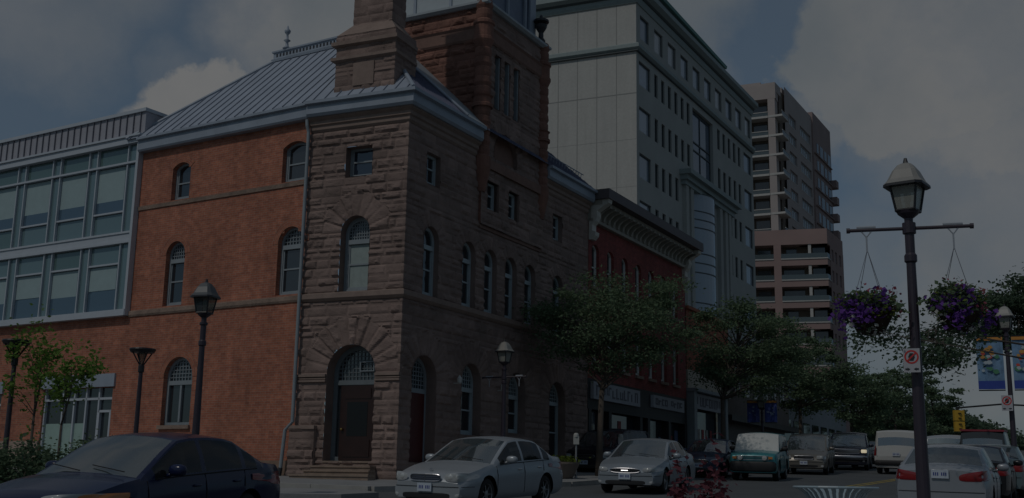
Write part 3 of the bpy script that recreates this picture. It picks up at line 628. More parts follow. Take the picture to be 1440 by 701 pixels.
# ================================================================== glass fronted annexe
ann = thing('glass_annexe', 'modern annexe with teal glass bays framed in white metal above an orange brick ground floor', 'building')
G = B.shift(0, .10)
stor = [Hole(8.3, 11.95, .55, 3.05), Hole(14.35, 17.5, .55, 2.95)]
wall_mesh(B, lines([7.8, 8.3, 11.95, 14.35, 17.5, 24], .2), lines([1.25, 3.05, 2.95, 5.5], .2), stor, 'brick_wall', m_brick, ann, None, .3, w=-.01)
b_ = MB()
for u0, u1 in ((7.8, 8.28), (11.97, 14.33), (17.52, 24)): b_.fbox(B, u0, u1, -.8, 1.25, -.3, .04)
b_.fbox(B, 8.28, 11.97, -.8, .5, -.3, .02); b_.fbox(B, 14.33, 17.52, -.8, .5, -.3, .02); b_.build('wall_base', m_limeplinth, split=True, parent=ann)
b_ = MB(); b_.fbox(B, 8.2, 12.05, 3.06, 3.5, -.1, .06); b_.fbox(B, 14.25, 17.6, 2.96, 3.4, -.1, .06); b_.build('lintel', m_gutter, split=True, parent=ann)
m_alu = mat('white grey aluminium', (.46, .50, .55), .45, metal=.0, var=.05)
m_teald = glass_mat('dark teal glass panel', (.14, .215, .23), .06, .9)
m_teal2 = glass_mat('greener teal glass', (.10, .165, .16), .05, .9); m_blind = mat('pale green roller blind', (.32, .42, .43), .5, var=.05); m_skyblue = glass_mat('blue tinted glass', (.07, .12, .17), .04, .9)
cols = [(7.9, 8.4, 0), (8.4, 10.02, 1)]
u = 10.02
while u < 23: cols += [(u, u+.45, 0), (u+.45, u+2.05, 1)]; u += 2.05
fr_ = MB(); ed = [7.9]+[c[1] for c in cols]; E_ = ed[-1]
for z0, z1, w1 in ((5.44, 5.66, .14), (7.99, 8.08, .10), (8.08, 8.33, .06), (8.33, 8.4, .10), (10.86, 10.93, .08), (11.57, 11.80, .16)): fr_.fbox(G, 7.8, E_, z0, z1, -.12, w1)
for x in ed: fr_.fbox(G, x-.026, x+.026, 5.66, 11.57, -.12, .045)
fr_.fbox(G, 7.78, 7.9, 5.44, 11.6, -.12, .11)
curt = fr_.build('curtain_wall_frame', m_alu, ann)
for (a, c_, wide) in cols:
    if wide:
        t_ = MB(); t_.fbox(G, a+.026, c_-.026, 7.27, 7.33, -.1, .03); t_.fbox(G, a+.026, c_-.026, 9.13, 9.19, -.1, .03)
        t_.fbox(G, a+.026, a+.06, 5.7, 7.26, -.1, .02); t_.fbox(G, a+.026, a+.06, 9.2, 10.84, -.1, .02); wf = t_.build('window_frame', m_alu, ann)
        for z0, z1, m_ in ((5.68, 6.3+.15*random.random(), m_skyblue), (7.34, 7.98, m_teald), (8.4, 9.12, m_teald), (9.2, 9.62, m_skyblue), (10.94, 11.55, m_teald)):
            q = MB(); q.fbox(G, a+.03, c_-.03, z0, z1, -.1, -.06); q.build('pane', m_ if m_ is m_skyblue else random.choice([m_teald, m_teald, m_teal2]), wf)
        q = MB(); q.fbox(G, a+.03, c_-.03, 5.68, 7.26, -.12, -.08); q.fbox(G, a+.03, c_-.03, 9.2, 10.84, -.12, -.08); q.build('pane', m_skyblue, wf)
        zb = 9.2+.7*random.random()**1.5; q = MB(); q.fbox(G, a+.18, c_-.05, 6.05+.45*random.random(), 7.25, -.079, -.062); q.fbox(G, a+.18, c_-.05, max(zb, 9.22), 10.83, -.079, -.062); q.build('blind', m_blind, wf, split=True)
    else:
        for z0, z1 in ((5.68, 7.98), (8.4, 10.84), (10.94, 11.55)): q = MB(); q.fbox(G, a+.03, c_-.03, z0, z1, -.1, -.03); q.build('glass_panel', m_teald, ann)
b_ = MB(); b_.fbox(G, 7.72, E_, 11.85, 12.72, -3.2, -.02); b_.build('parapet', mat('grey seamed cladding', (.36, .36, .40), .5, var=.08), ann)
b_ = MB(); b_.fbox(G, 7.66, E_, 12.72, 12.84, -3.3, .06); b_.fbox(G, 7.68, E_, 11.80, 11.87, -.1, .22); b_.build('parapet_coping', m_alu, ann)
b_ = MB(); x = 7.95
while x < E_: b_.fbox(G, x-.012, x+.012, 11.87, 12.72, -.02, .03); x += .36
b_.build('cladding_seams', mat('dark grey seam', (.16, .16, .19), .5, var=0), ann)
b_ = MB(); b_.fbox(G, 7.85, E_, 5.3, 11.85, -8, -3.0); b_.fbox(G, 7.86, 7.9, 5.44, 11.8, -3.1, -.1); b_.build('rear_block', m_alu, ann)
for H_, ub in ((stor[0], (9.06, 9.72, 10.35, 10.96)), (stor[1], (15.0, 15.8, 16.6))):
    b_ = MB(); b_.fbox(B, H_.u0, H_.u1, H_.zs-.42, H_.zs-.34, -.2, -.08); b_.fbox(B, H_.u0, H_.u0+.07, H_.z0, H_.zs, -.2, -.07); b_.fbox(B, H_.u1-.07, H_.u1, H_.z0, H_.zs, -.2, -.07); b_.fbox(B, H_.u0, H_.u1, H_.z0, H_.z0+.08, -.2, -.07)
    for x in ub: b_.fbox(B, x-.035, x+.035, H_.z0, H_.zs, -.2, -.08)
    if H_ is stor[0]: b_.fbox(B, 8.4, 9.03, 2.2, 2.28, -.18, -.06); b_.fbox(B, 8.37, 8.45, .6, 2.28, -.18, -.06); b_.fbox(B, 8.95, 9.03, .6, 2.28, -.18, -.06)
    o = b_.build('shopfront_frame', m_alu, ann)
    q = MB(); q.fbox(B, H_.u0, H_.u1, H_.z0, H_.zs, -.24, -.17); q.build('pane', m_pane, o)
    q = MB(); q.fbox(B, 9.75, H_.u1-.1, H_.z0+.05, 1.85, -.165, -.15) if H_ is stor[0] else q.fbox(B, 14.5, 15.7, H_.z0+.05, 1.7, -.165, -.15); q.build('notice_panel', mat('pale green notice sheet', (.30, .42, .38), .6, var=.1), o)

# ================================================================== red brick shop row
shop = thing('red_brick_shop_block', 'dark red brick shop block with a heavy grey bracketed cornice, joined to the stone building', 'building')
u0s, u1s = 13.25, 24.7
hs = []
for i in range(7):
    uc = 13.95+i*1.55; hs += [Hole(uc-.36, uc+.36, 7.9, 9.45, 'seg', .22), Hole(uc-.36, uc+.36, 4.75, 6.45, 'seg', .2)]
bu = [u0s, u1s]; bz = [4.2, 10.6]
for h in hs: bu += [h.u0, h.u1]; bz += [h.z0, h.zs]
wall_mesh(R, lines(bu, .2), lines(bz, .2), hs, 'brick_wall', m_redbrick, shop, None, .25)
for h in hs: window(R, shop, h, .2, m_whitef, m_pane, .07, sill=m_string)
m_corn = mat('grey painted cornice', (.33, .31, .27), .7, var=.15)
b_ = MB(); b_.fbox(R, u0s-.1, u1s+.1, 11.35, 11.75, -.3, .95); b_.build('cornice_cap', mat('dark brown cornice cap', (.10, .085, .09), .6, var=.1), shop)
b_ = MB(); b_.fbox(R, u0s, u1s, 10.55, 11.35, -.25, .12); b_.fbox(R, u0s, u1s, 11.15, 11.34, .12, .6); b_.fbox(R, u0s, u1s, 10.5, 10.62, .0, .2); b_.build('cornice', m_corn, shop)
for i in range(22):
    x = u0s+.55+i*.5; q = MB()
    prof = [(.1, 10.68), (.2, 10.68), (.26, 10.85), (.42, 11.0), (.7, 11.1), (.72, 11.17), (.1, 11.17)]
    for s_ in (0, 1): q.face([R.P(x+s_*.14, z, w_) for w_, z in (prof if s_ else prof[::-1])])
    for k in range(len(prof)): k2 = (k+1) % len(prof); q.face([R.P(x, prof[k][1], prof[k][0]), R.P(x+.14, prof[k][1], prof[k][0]), R.P(x+.14, prof[k2][1], prof[k2][0]), R.P(x, prof[k2][1], prof[k2][0])])
    q.build('bracket', m_corn, shop)
for x in (u0s+.02, u1s-.4):
    q = MB(); prof = [(.0, 9.75), (.16, 9.75), (.28, 9.9), (.30, 10.05), (.16, 10.1), (.16, 10.35), (.3, 10.5), (.38, 10.7), (.36, 10.9), (.6, 11.05), (.85, 11.2), (.88, 11.35), (0, 11.35)]
    for s_ in (0, 1): q.face([R.P(x+s_*.38, z, w_) for w_, z in (prof if s_ else prof[::-1])])
    for k in range(len(prof)): k2 = (k+1) % len(prof); q.face([R.P(x, prof[k][1], prof[k][0]), R.P(x+.38, prof[k][1], prof[k][0]), R.P(x+.38, prof[k2][1], prof[k2][0]), R.P(x, prof[k2][1], prof[k2][0])])
    q.build('end_console', mat('pale cornice console', (.55, .53, .48), .7, var=.1), shop)
b_ = MB(); b_.fbox(R, u0s, u1s, 4.0, 10.5, -8, -.3); b_.fbox(R, u0s, u1s, 10.5, 11.3, -8, -.3); b_.build('rear_wall', m_redbrick, shop)
m_dark = mat('black shopfront paint', (.02, .02, .022), .5, var=.1); m_sign = mat('grey white sign board', (.34, .35, .38), .6, var=.08)
m_ink = mat('faded dark lettering', (.13, .13, .15), .7, var=0); m_greyp = mat('grey painted metal post', (.25, .28, .30), .5, var=.1)
def marks(F, u0, u1, z0, z1, w_, n, seed, parent, m=None):
    """unreadable lettering: strokes of uneven width"""
    r = random.Random(seed); q = MB(); st = (u1-u0)/n
    for k in range(n):
        if r.random() < .12: continue
        a = u0+k*st; h_ = z0+(z1-z0)*r.choice([0, 0, .2]); t_ = z1-(z1-z0)*r.choice([0, 0, .25])
        q.fbox(F, a, a+st*.22, h_, t_, w_, w_+.012)
        if r.random() < .7: q.fbox(F, a+st*.22, a+st*.7, t_-.05*(z1-z0)-.05, t_, w_, w_+.012)
        if r.random() < .6: q.fbox(F, a+st*.22, a+st*.7, h_, h_+.05*(z1-z0)+.04, w_, w_+.012)
        if r.random() < .5: q.fbox(F, a+st*.58, a+st*.78, h_, t_, w_+.001, w_+.013)
    return q.build('lettering', m or m_ink, parent)
b_ = MB(); b_.fbox(R, u0s, u1s, 3.0, 4.2, -.5, .0); b_.build('shop_fascia', m_dark, shop)
for (a, c_, z0, z1, nm) in ((13.5, 18.4, 3.4, 4.08, 11), (20.0, 24.0, 3.5, 4.05, 9)):
    q = MB(); q.fbox(R, a, c_, z0, z1, .0, .14); o = q.build('shop_sign', m_sign, shop); marks(R, a+.25, c_-.2, z0+.14, z1-.12, .14, nm, int(a*7), o)
b_ = MB()
for x in (13.3, 15.3, 18.7, 19.6, 22.2, 24.4): b_.fbox(R, x, x+.28, -.4, 3.0, -.4, .02)
b_.fbox(R, u0s, u1s, -.4, .95, -.5, -.05); b_.build('shopfront_pilaster', m_dark, shop, split=True)
q = MB(); q.fbox(R, u0s, u1s, .9, 3.0, -.5, -.3); q.build('shop_window', m_pane, shop)
wares = MB(); ware_r = random.Random(3)
cw = [(.30, .28, .22), (.22, .03, .03), (.08, .11, .2), (.26, .27, .25), (.25, .07, .07), (.10, .14, .2)]
for i in range(15):
    a = 14.1+i*.68+ware_r.random()*.2; q = MB(); z0 = 1.1+ware_r.random()*.7; q.fbox(R, a, a+.2+.25*ware_r.random(), z0, z0+.5+.7*ware_r.random(), -.299, -.28); q.build('window_poster', mat('poster colour '+str(i % 6), cw[i % 6], .7, var=.25, vscale=9), shop)

# ---- orange brick shop next door
osh = thing('orange_brick_shop', 'small orange brick shop with a tan band and grey posts beside the red brick block', 'building')
wall_mesh(R, lines([24.8, 31.5], .4), lines([5.65, 8.6], .4), [], 'brick_wall', m_obrick, osh, None, .2)
b_ = MB(); b_.fbox(R, 24.8, 31.5, 5.0, 8.6, -8, -.05); b_.fbox(R, 24.75, 31.6, 8.6, 8.75, -8.1, .15); b_.build('rear_wall', m_obrick, osh)
b_ = MB(); b_.fbox(R, 24.8, 31.5, 4.75, 5.65, -.4, .06); b_.build('tan_band', mat('tan stucco', (.42, .38, .31), .85, var=.1), osh)
b_ = MB(); b_.fbox(R, 24.8, 30.1, 4.6, 4.75, -.3, .5); b_.fbox(R, 24.85, 25.25, -.1, 4.6, -.1, .35); b_.fbox(R, 29.75, 30.1, -.1, 4.6, -.1, .35); b_.build('shopfront_post', m_greyp, osh, split=True)
q = MB(); q.fbox(R, 25.4, 29.6, 3.82, 4.55, .05, .2); o = q.build('shop_sign', m_sign, osh); marks(R, 25.7, 29.3, 3.95, 4.4, .2, 8, 5, o)
q = MB(); q.fbox(R, 24.8, 31.5, .3, 4.7, -.4, -.2); q.build('shop_window', m_pane, osh)
for i in range(6):
    a = 25.6+i*.62; q = MB(); q.fbox(R, a, a+.3, 1.5+ware_r.random()*.4, 2.9, -.198, -.18); q.build('window_poster', mat('poster red' if i % 2 else 'poster white', (.3, .05, .05) if i % 2 else (.3, .28, .26), .7, var=.3, vscale=9), osh)
# ---- low shops farther on, mostly behind the trees
far1 = thing('grey_shop_row', 'low pale grey shop row with dark ground floor seen behind the street trees', 'building')
b_ = MB(); b_.fbox(R, 31.6, 46, 3.6, 8.0, -9, -.6); b_.build('wall', mat('dull brown stucco', (.14, .12, .11), .85, var=.15), far1)
b_ = MB(); b_.fbox(R, 46.05, 66, 1.2, 7.2, -9, -1.2); b_.build('wall', mat('pale blue grey cladding', (.22, .25, .27), .7, var=.1), far1)
b_ = MB(); b_.fbox(R, 31.6, 46, -.2, 3.6, -9, -.9); b_.fbox(R, 31.6, 46, 3.6, 3.9, -.6, .1); b_.build('shopfront', m_dark, far1)
for i in range(7):
    x = 32.4+i*1.9; window(R.shift(0, -.59), far1, Hole(x, x+.9, 5.2, 6.9), .02, m_whitef, m_pane, .09)
    q = MB(); q.fbox(R, 46.8+i*2.6, 48.6+i*2.6, 3.2, 4.6, -1.2, -1.15); q.build('window', m_pane, far1)
# ================================================================== office block
off = thing('concrete_office_block', 'tall pale concrete office block with a blank side wall and a green coping', 'building')
O0 = (10.131, 90.0); OR = Frame(O0, 28.5, -1); OL = Frame(O0, -66.2, 1)
m_conc = brick_mat('pale precast concrete', (.44, .435, .41), (.425, .42, .40), (.3, .3, .29), .035, 1.75, 4.03, 0, .04); m_concd = mat('grey green precast concrete', (.36, .375, .36), .85, var=.07, vscale=.3)
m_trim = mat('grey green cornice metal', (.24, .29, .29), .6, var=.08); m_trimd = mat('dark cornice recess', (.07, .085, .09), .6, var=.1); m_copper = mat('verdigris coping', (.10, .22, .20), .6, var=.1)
m_oglass = glass_mat('office glass with painted sky reflection', (.30, .345, .40), .05, 1.0); m_oglassd = glass_mat('dark office glass', (.05, .06, .07), .08, .8); m_og2 = glass_mat('office glass with blind', (.38, .40, .41), .1, .8); m_og3 = glass_mat('darker office glass', (.22, .265, .32), .05, .9); og_r = random.Random(9)  # pale grey blue base colour stands in for sky reflected in the panes
holes = []; big = []; slots = []
for i in range(10): big.append(Hole(.85+i*3.32, .85+i*3.32+2.05, 37.35, 39.45))
SL1 = [4.1, 5.75, 7.4, 9.05, 10.7, 12.3]; SL2 = [21.2, 22.9, 24.6, 26.3, 28.0]
for r_ in range(9):
    zt = 35.25-4.03*r_; zb = zt-2.1
    big += [Hole(.55, 3.15, zb, zt), Hole(30.0, 32.7, zb, zt)]
    slots += [Hole(x, x+.8, zb, zt) for x in (SL1 if r_ < 1 or True else SL1) if not (r_ >= 2 and x > 9.9)]
    slots += [Hole(x, x+.85, zb, zt) for x in SL2 if not (r_ >= 2 and x < 24)]
bay = Hole(13.9, 19.8, 28.3, 35.25); bay2 = Hole(13.4, 20.0, 0, 27.2)
holes = big+slots+[bay, bay2]; bu = [0, 33.3]; bz = [-1, 40.5]
for h in holes: bu += [h.u0, h.u1]; bz += [h.z0, h.zs]
wall_mesh(OR, lines(bu, 3), lines(bz, 3), holes, 'street_wall', m_concd, off, None, .3)
wall_mesh(OL, lines([0, 15], 2), lines([-1, 41], 4), [], 'side_wall', m_conc, off, None, .1)
b_ = MB(); b_.fbox(OR, .3, 33.3, -1, 40.4, -14.5, -14); b_.fbox(OR, 33.0, 33.3, -1, 40.4, -14, -.01); b_.fbox(OR, .2, 33.2, 40.0, 40.4, -14, -.5); b_.build('rear_wall', m_conc, off)
b_ = MB(); x = 1.75
while x < 15: b_.fbox(OL, x-.03, x+.03, 0, 40.4, -.02, .012); x += 1.75
for z in (32.2, 20.2, 12, 4): b_.fbox(OL, 0, 15, z-.03, z+.03, -.02, .011)
b_.build('panel_joints', mat('panel joint', (.27, .27, .26), .9, var=0), off)
for hlist, m_ in ((big, m_oglass), (slots, m_oglassd)):
    for h in hlist:
        q = MB(); f_ = .08
        q.fbox(OR, h.u0, h.u0+f_, h.z0, h.zs, -.28, -.12); q.fbox(OR, h.u1-f_, h.u1, h.z0, h.zs, -.28, -.12); q.fbox(OR, h.u0, h.u1, h.zs-f_, h.zs, -.28, -.115); q.fbox(OR, h.u0, h.u1, h.z0, h.z0+f_, -.28, -.115)
        if len(bpy.data.objects) < 9e9:
            o = q.build('window', m_trimd, off); p = MB(); p.face([OR.P(h.u0, h.z0, -.2), OR.P(h.u1, h.z0, -.2), OR.P(h.u1, h.zs, -.2), OR.P(h.u0, h.zs, -.2)]); p.build('pane', m_ if m_ is m_oglassd else og_r.choice([m_oglass, m_oglass, m_og2, m_og3]), o)
path = [OL.at(15), OL.at(0), OR.at(33.3)]
b_ = MB(); sweep(b_, path, [(-.2, 35.95), (.1, 35.95), (.35, 36.15), (.35, 36.45), (.12, 36.6), (-.2, 36.62)])
sweep(b_, path, [(-.3, 40.2), (.1, 40.2), (.2, 40.45), (.2, 40.75), (.55, 40.95), (.8, 41.1), (.8, 41.5), (-.3, 41.6)]); b_.build('cornice', m_trim, off)
b_ = MB(); sweep(b_, path, [(-.2, 40.75), (.3, 40.76), (.45, 40.9), (-.2, 40.92)]); sweep(b_, path, [(-.2, 35.85), (.2, 35.87), (.2, 35.95), (-.2, 35.96)]); b_.build('cornice_painted_shadow', m_trimd, off)  # solid dark strips painting shade under the mouldings, no groove is cut
pth = [OL.at(15, -.6), OL.at(.3, -.6), OR.at(26, -.7), OR.at(26, -8)]
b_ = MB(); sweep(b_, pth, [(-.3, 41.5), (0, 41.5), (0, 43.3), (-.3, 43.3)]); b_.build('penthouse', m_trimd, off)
b_ = MB(); sweep(b_, pth, [(-.3, 42.0), (.12, 42.0), (.12, 42.35), (-.3, 42.35)]); sweep(b_, pth, [(-.3, 42.75), (.1, 42.75), (.1, 42.95), (-.3, 42.95)]); b_.build('penthouse_louvres', m_trim, off)
b_ = MB(); sweep(b_, pth, [(-.4, 43.3), (.25, 43.3), (.3, 43.6), (-.4, 43.65)]); b_.build('penthouse_coping', m_copper, off)
q = MB(); q.fbox(OR, 13.9, 19.8, 28.3, 35.25, -.6, -.38); q.build('bay_glass', glass_mat('bay glass', (.11, .145, .20), .04, .9), off)  # blue base colour stands in for the bay's reflection
b_ = MB()
for z in (31.3, 32.1, 35.0): b_.fbox(OR, 13.9, 19.8, z, z+.12, -.4, -.3)
for x in (13.9, 16.8, 19.7): b_.fbox(OR, x, x+.1, 28.3, 35.25, -.4, -.31)
for z in (7, 9, 11, 13, 15.2, 16, 19, 20, 20.8, 22.6, 23.4, 24.2, 27.0): pass
b_.build('bay_frame', m_trimd, off)
# the bowed glass below the porch cornice
q = MB(); n_ = 12
for k in range(n_):
    a0, a1 = k/n_, (k+1)/n_; f0, f1 = 1.3*math.sin(math.pi*a0), 1.3*math.sin(math.pi*a1)
    q.face([OR.P(13.5+6.4*a0, 0, -.4+f0), OR.P(13.5+6.4*a1, 0, -.4+f1), OR.P(13.5+6.4*a1, 27.0, -.4+f1), OR.P(13.5+6.4*a0, 27.0, -.4+f0)])
q.build('bowed_glass', m_oglass, off, smooth=True)
q = MB()
for z in (5, 9, 11, 13, 15.6, 16.6, 19.4, 20.3, 21.2, 23.6, 24.4, 25.2, 26.9):
    for k in range(n_):
        a0, a1 = k/n_, (k+1)/n_; f0, f1 = 1.3*math.sin(math.pi*a0)+.04, 1.3*math.sin(math.pi*a1)+.04
        q.face([OR.P(13.5+6.4*a0, z, -.4+f0), OR.P(13.5+6.4*a1, z, -.4+f1), OR.P(13.5+6.4*a1, z+.1, -.4+f1), OR.P(13.5+6.4*a0, z+.1, -.4+f0)])
q.build('bowed_glass_bars', m_trimd, off)
b_ = MB(); b_.fbox(OR, 10.3, 25.2, 27.3, 27.75, -.1, .7); b_.fbox(OR, 10.1, 25.4, 27.75, 28.2, -.1, 1.1); b_.fbox(OR, 10.5, 25.0, 26.9, 27.3, -.1, .45); b_.build('porch_cornice', m_trim, off)
b_ = MB()
for x in (10.9, 12.2, 20.6, 22.2, 23.4): b_.fbox(OR, x, x+.75, 0, 26.9, -.1, .35)
b_.build('porch_pilaster', m_concd, off, split=True)

# ================================================================== apartment tower
apt = thing('apartment_tower', 'beige and brown apartment tower with stacked balconies beyond the office block', 'building')
m_beige = mat('beige brick cladding', (.38, .335, .32), .85, var=.07, vscale=.3); m_brown = mat('pink brown cladding', (.30, .21, .195), .85, var=.07, vscale=.3)
m_dbrown = mat('dark brown cladding', (.28, .215, .205), .85, var=.08, vscale=.3)
m_slab = mat('white balcony edge', (.46, .45, .43), .7, var=.08); m_rail = glass_mat('tinted balcony rail glass', (.10, .13, .14), .08, .8, alpha=.75)
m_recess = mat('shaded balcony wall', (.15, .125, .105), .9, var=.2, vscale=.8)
CL = Frame((43.914, 155.0), -75, 1); CR2 = Frame((43.914, 155.0), 29, -1); DL = Frame((38.503, 160.0), -66, 1); DR = Frame((38.503, 160.0), 29, -1)
# lower block
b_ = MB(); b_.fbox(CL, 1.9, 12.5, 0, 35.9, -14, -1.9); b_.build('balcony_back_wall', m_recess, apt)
b_ = MB(); b_.fbox(CL, -.02, 12.6, 33.85, 36.0, -2, 0); b_.fbox(CR2, .02, 9.6, 33.85, 36.0, -4, -.02); b_.fbox(CL, 6.3, 7.3, 0, 33.85, -2, -.01); b_.fbox(CL, 10.8, 12.6, 0, 33.85, -2, -.01)
for k in range(11): zt = 33.85-3*k; b_.fbox(CL, 0.01, 12.59, zt-3.0, zt-2.12, -1.95, -.02); b_.fbox(CR2, .03, 2.0, zt-3.0, zt-2.12, -1.5, -.03)
b_.build('wall', m_brown, apt)
hc = [Hole(a, a+1.1, 33.5-3*k-1.7, 33.5-3*k) for k in range(8) for a in (2.5, 4.6, 7.0)]
bu = [1.6, 9.6]; bz = [0, 33.85]
for h in hc: bu += [h.u0, h.u1]; bz += [h.z0, h.zs]
wall_mesh(CR2, lines(bu, 3), lines(bz, 3), hc, 'wall', m_brown, apt, None, .3)
b_ = MB(); b_.fbox(CR2, 9.4, 9.6, 0, 33.9, -12, 0); b_.build('wall', m_brown, apt)
for h in hc: q = MB(); q.fbox(CR2, h.u0, h.u1, h.z0, h.zs, -.3, -.2); q.build('window', m_oglass, apt)
for k in range(9):
    zt = 33.85-3*k
    q = MB(); q.fbox(CL, -.06, 6.3, zt-2.14, zt-1.98, -1.9, .08); q.fbox(CL, 7.3, 10.8, zt-2.14, zt-1.98, -1.9, .08); q.fbox(CR2, 0, 1.7, zt-2.13, zt-1.99, -.2, .07); q.build('balcony_edge', m_slab, apt)
    q = MB(); q.fbox(CL, .02, 6.3, zt-1.98, zt-1.3, -.06, -.03); q.fbox(CL, 7.3, 10.8, zt-1.98, zt-1.3, -.06, -.03); q.fbox(CR2, .05, 1.6, zt-1.98, zt-1.3, -.06, -.03); q.build('balcony_rail', m_rail, apt)
    q = MB(); q.fbox(CL, 2.2, 2.6, zt-2.0, zt, -.5, -.12); q.build('balcony_post', m_slab, apt)
    q = MB(); q.fbox(CL, 3.2, 6.0, zt-2.0, zt-.2, -1.9, -1.86) if k % 3 else q.fbox(CL, 4.2, 5.6, zt-2.0, zt-.2, -1.9, -1.86); q.fbox(CL, .3, 2.0, zt-2.0, zt-.1, -1.9, -1.5); q.fbox(CL, 7.8, 9.6, zt-2.0, zt-.3, -1.9, -1.86); q.build('balcony_door', m_oglassd, apt, split=True)
# upper block
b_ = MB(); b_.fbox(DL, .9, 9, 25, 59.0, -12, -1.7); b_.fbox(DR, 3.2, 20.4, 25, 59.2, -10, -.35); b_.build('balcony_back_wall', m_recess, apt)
b_ = MB(); b_.fbox(DL, -.02, 4.2, 56.8, 59.0, -2, 0); b_.fbox(DL, .1, 1.15, 25, 56.8, -2, -.01); b_.fbox(DL, 4.1, 9, 25, 59.0, -2, .02)
b_.fbox(DR, .03, 3.0, 57.9, 59.3, -3, .0); b_.fbox(DL, 2.6, 9, 59, 60.4, -8, -2.5)
hd = [Hole(a, c_, 56.6-2.95*k-1.75, 56.6-2.95*k) for k in range(9) for a, c_ in ((7.2, 11.4), (13.6, 20.2))]
bu = [5.0, 21.0]; bz = [25, 60.2]
for h in hd: bu += [h.u0, h.u1]; bz += [h.z0, h.zs]
b_.build('wall', m_beige, apt)
wall_mesh(DR, lines(bu, 4), lines(bz, 4), hd, 'wall', m_beige, apt, None, .35)
b_ = MB(); b_.fbox(DR, 5, 21, 25, 60.1, -11, -.36); b_.build('wall', m_beige, apt)
b_ = MB(); b_.fbox(DR, 21.0, 33, 25, 61.0, -11, .25); b_.build('wall', m_dbrown, apt)
for h in hd:
    q = MB(); q.fbox(DR, h.u0, h.u1, h.z0, h.zs, -.35, -.28); o = q.build('window', m_oglass, apt)
    q = MB(); st = 1.05; u = h.u0
    while u < h.u1: q.fbox(DR, u, u+.12, h.z0, h.zs, -.28, -.2); u += st
    q.fbox(DR, h.u0, h.u1, h.z0-.02, h.z0+.1, -.28, .03); q.build('window_bars', m_slab, o)
for k in range(10):
    zt = 56.8-2.95*k
    q = MB(); q.fbox(DL, 1.15, 4.1, zt-2.95, zt-2.65, -1.7, .12); q.fbox(DL, 1.15, 4.1, zt-2.1, zt-2.0, -.05, .08); q.fbox(DR, -.1, 3.3, zt-2.9, zt-2.6, -2.5, 1.0); q.fbox(DR, -.1, 3.3, zt-2.1, zt-2.0, .9, 1.0); q.build('balcony_edge', m_slab, apt)
    q = MB(); q.fbox(DL, 1.15, 4.1, zt-2.65, zt-2.1, -.04, .02); q.fbox(DR, -.05, 3.2, zt-2.6, zt-2.1, .92, .97); q.build('balcony_rail', m_rail, apt)
    q = MB(); q.fbox(DL, 1.6, 3.6, zt-2.6, zt-.4, -1.7, -1.66); q.build('balcony_door', m_oglassd, apt, split=True)
    if k > 0:
        q = MB(); q.fbox(DR, 32.9, 34.6, zt-2.9, zt-1.6, -3, 1.0); q.build('balcony_edge', m_dbrown, apt)
    q = MB(); q.fbox(DR, 21.2, 32.8, zt-2.75, zt-2.6, .2, .5); q.build('balcony_edge', m_dbrown, apt); q = MB(); q.fbox(DR, 25.2, 27.2, zt-2.5, zt-.5, .25, .3); q.fbox(DR, 30.4, 32.4, zt-2.5, zt-.5, .25, .3); q.build('window', m_oglassd, apt, split=True)
    q = MB(); q.fbox(DR, 23, 24.2, zt-2.2, zt-.6, .25, .3); q.fbox(DR, 28, 29.6, zt-2.2, zt-.6, .25, .3); q.build('window', m_oglassd, apt)
# ================================================================== ground, road, pavements
m_asph = mat('worn asphalt', (.085, .092, .098), .9, var=.16, vscale=.6, bump=.35, bscale=40)
m_walk = mat('concrete pavement', (.26, .26, .26), .9, var=.14, vscale=.9, bump=.25, bscale=14)
m_kerb = mat('kerb concrete', (.34, .33, .31), .85, var=.12, vscale=2)
def gsheet(name, us_, vs_, m, dz=0, kind='structure'):
    V = []; Fc = []
    for y in vs_:
        for x in us_: V.append((x, y, ground_z(x, y)+dz))
    n = len(us_)
    for j in range(len(vs_)-1):
        for i in range(n-1): Fc.append((j*n+i, j*n+i+1, (j+1)*n+i+1, (j+1)*n+i))
    me = bpy.data.meshes.new(name); me.from_pydata(V, [], Fc); me.materials.append(m); o = bpy.data.objects.new(name, me); link(o); o['kind'] = kind; return o
gsheet('ground', [-2500, -400, -60, 0, 60, 400, 2500], [-60, 0, 100, 200, 260, 400, 1000, 3500], mat('dusty ground', (.10, .10, .085), .95, var=.2, vscale=.02), -.03)
gsheet('road', [-60, -20, 0, 20, 60, 140], [-20, 0, 20, 40, 60, 100, 200, 258], m_asph, .0)
def slab(name, poly, h, m, inset_m=None, kw=.16):
    """raised pavement following the slope, poly = plan points anticlockwise, with a kerb strip on the outside"""
    q = MB(); top = [(x, y, ground_z(x, y)+h) for x, y in poly]; n = len(poly); q.face(top, [(x, y) for x, y in poly])
    for k in range(n):
        a, c_ = top[k], top[(k+1) % n]; q.face([(a[0], a[1], a[2]-h-.1), (c_[0], c_[1], c_[2]-h-.1), c_, a])
    o = q.build(name, m); o['kind'] = 'structure'; return o
def RP(u, w_): return R.at(u, w_)
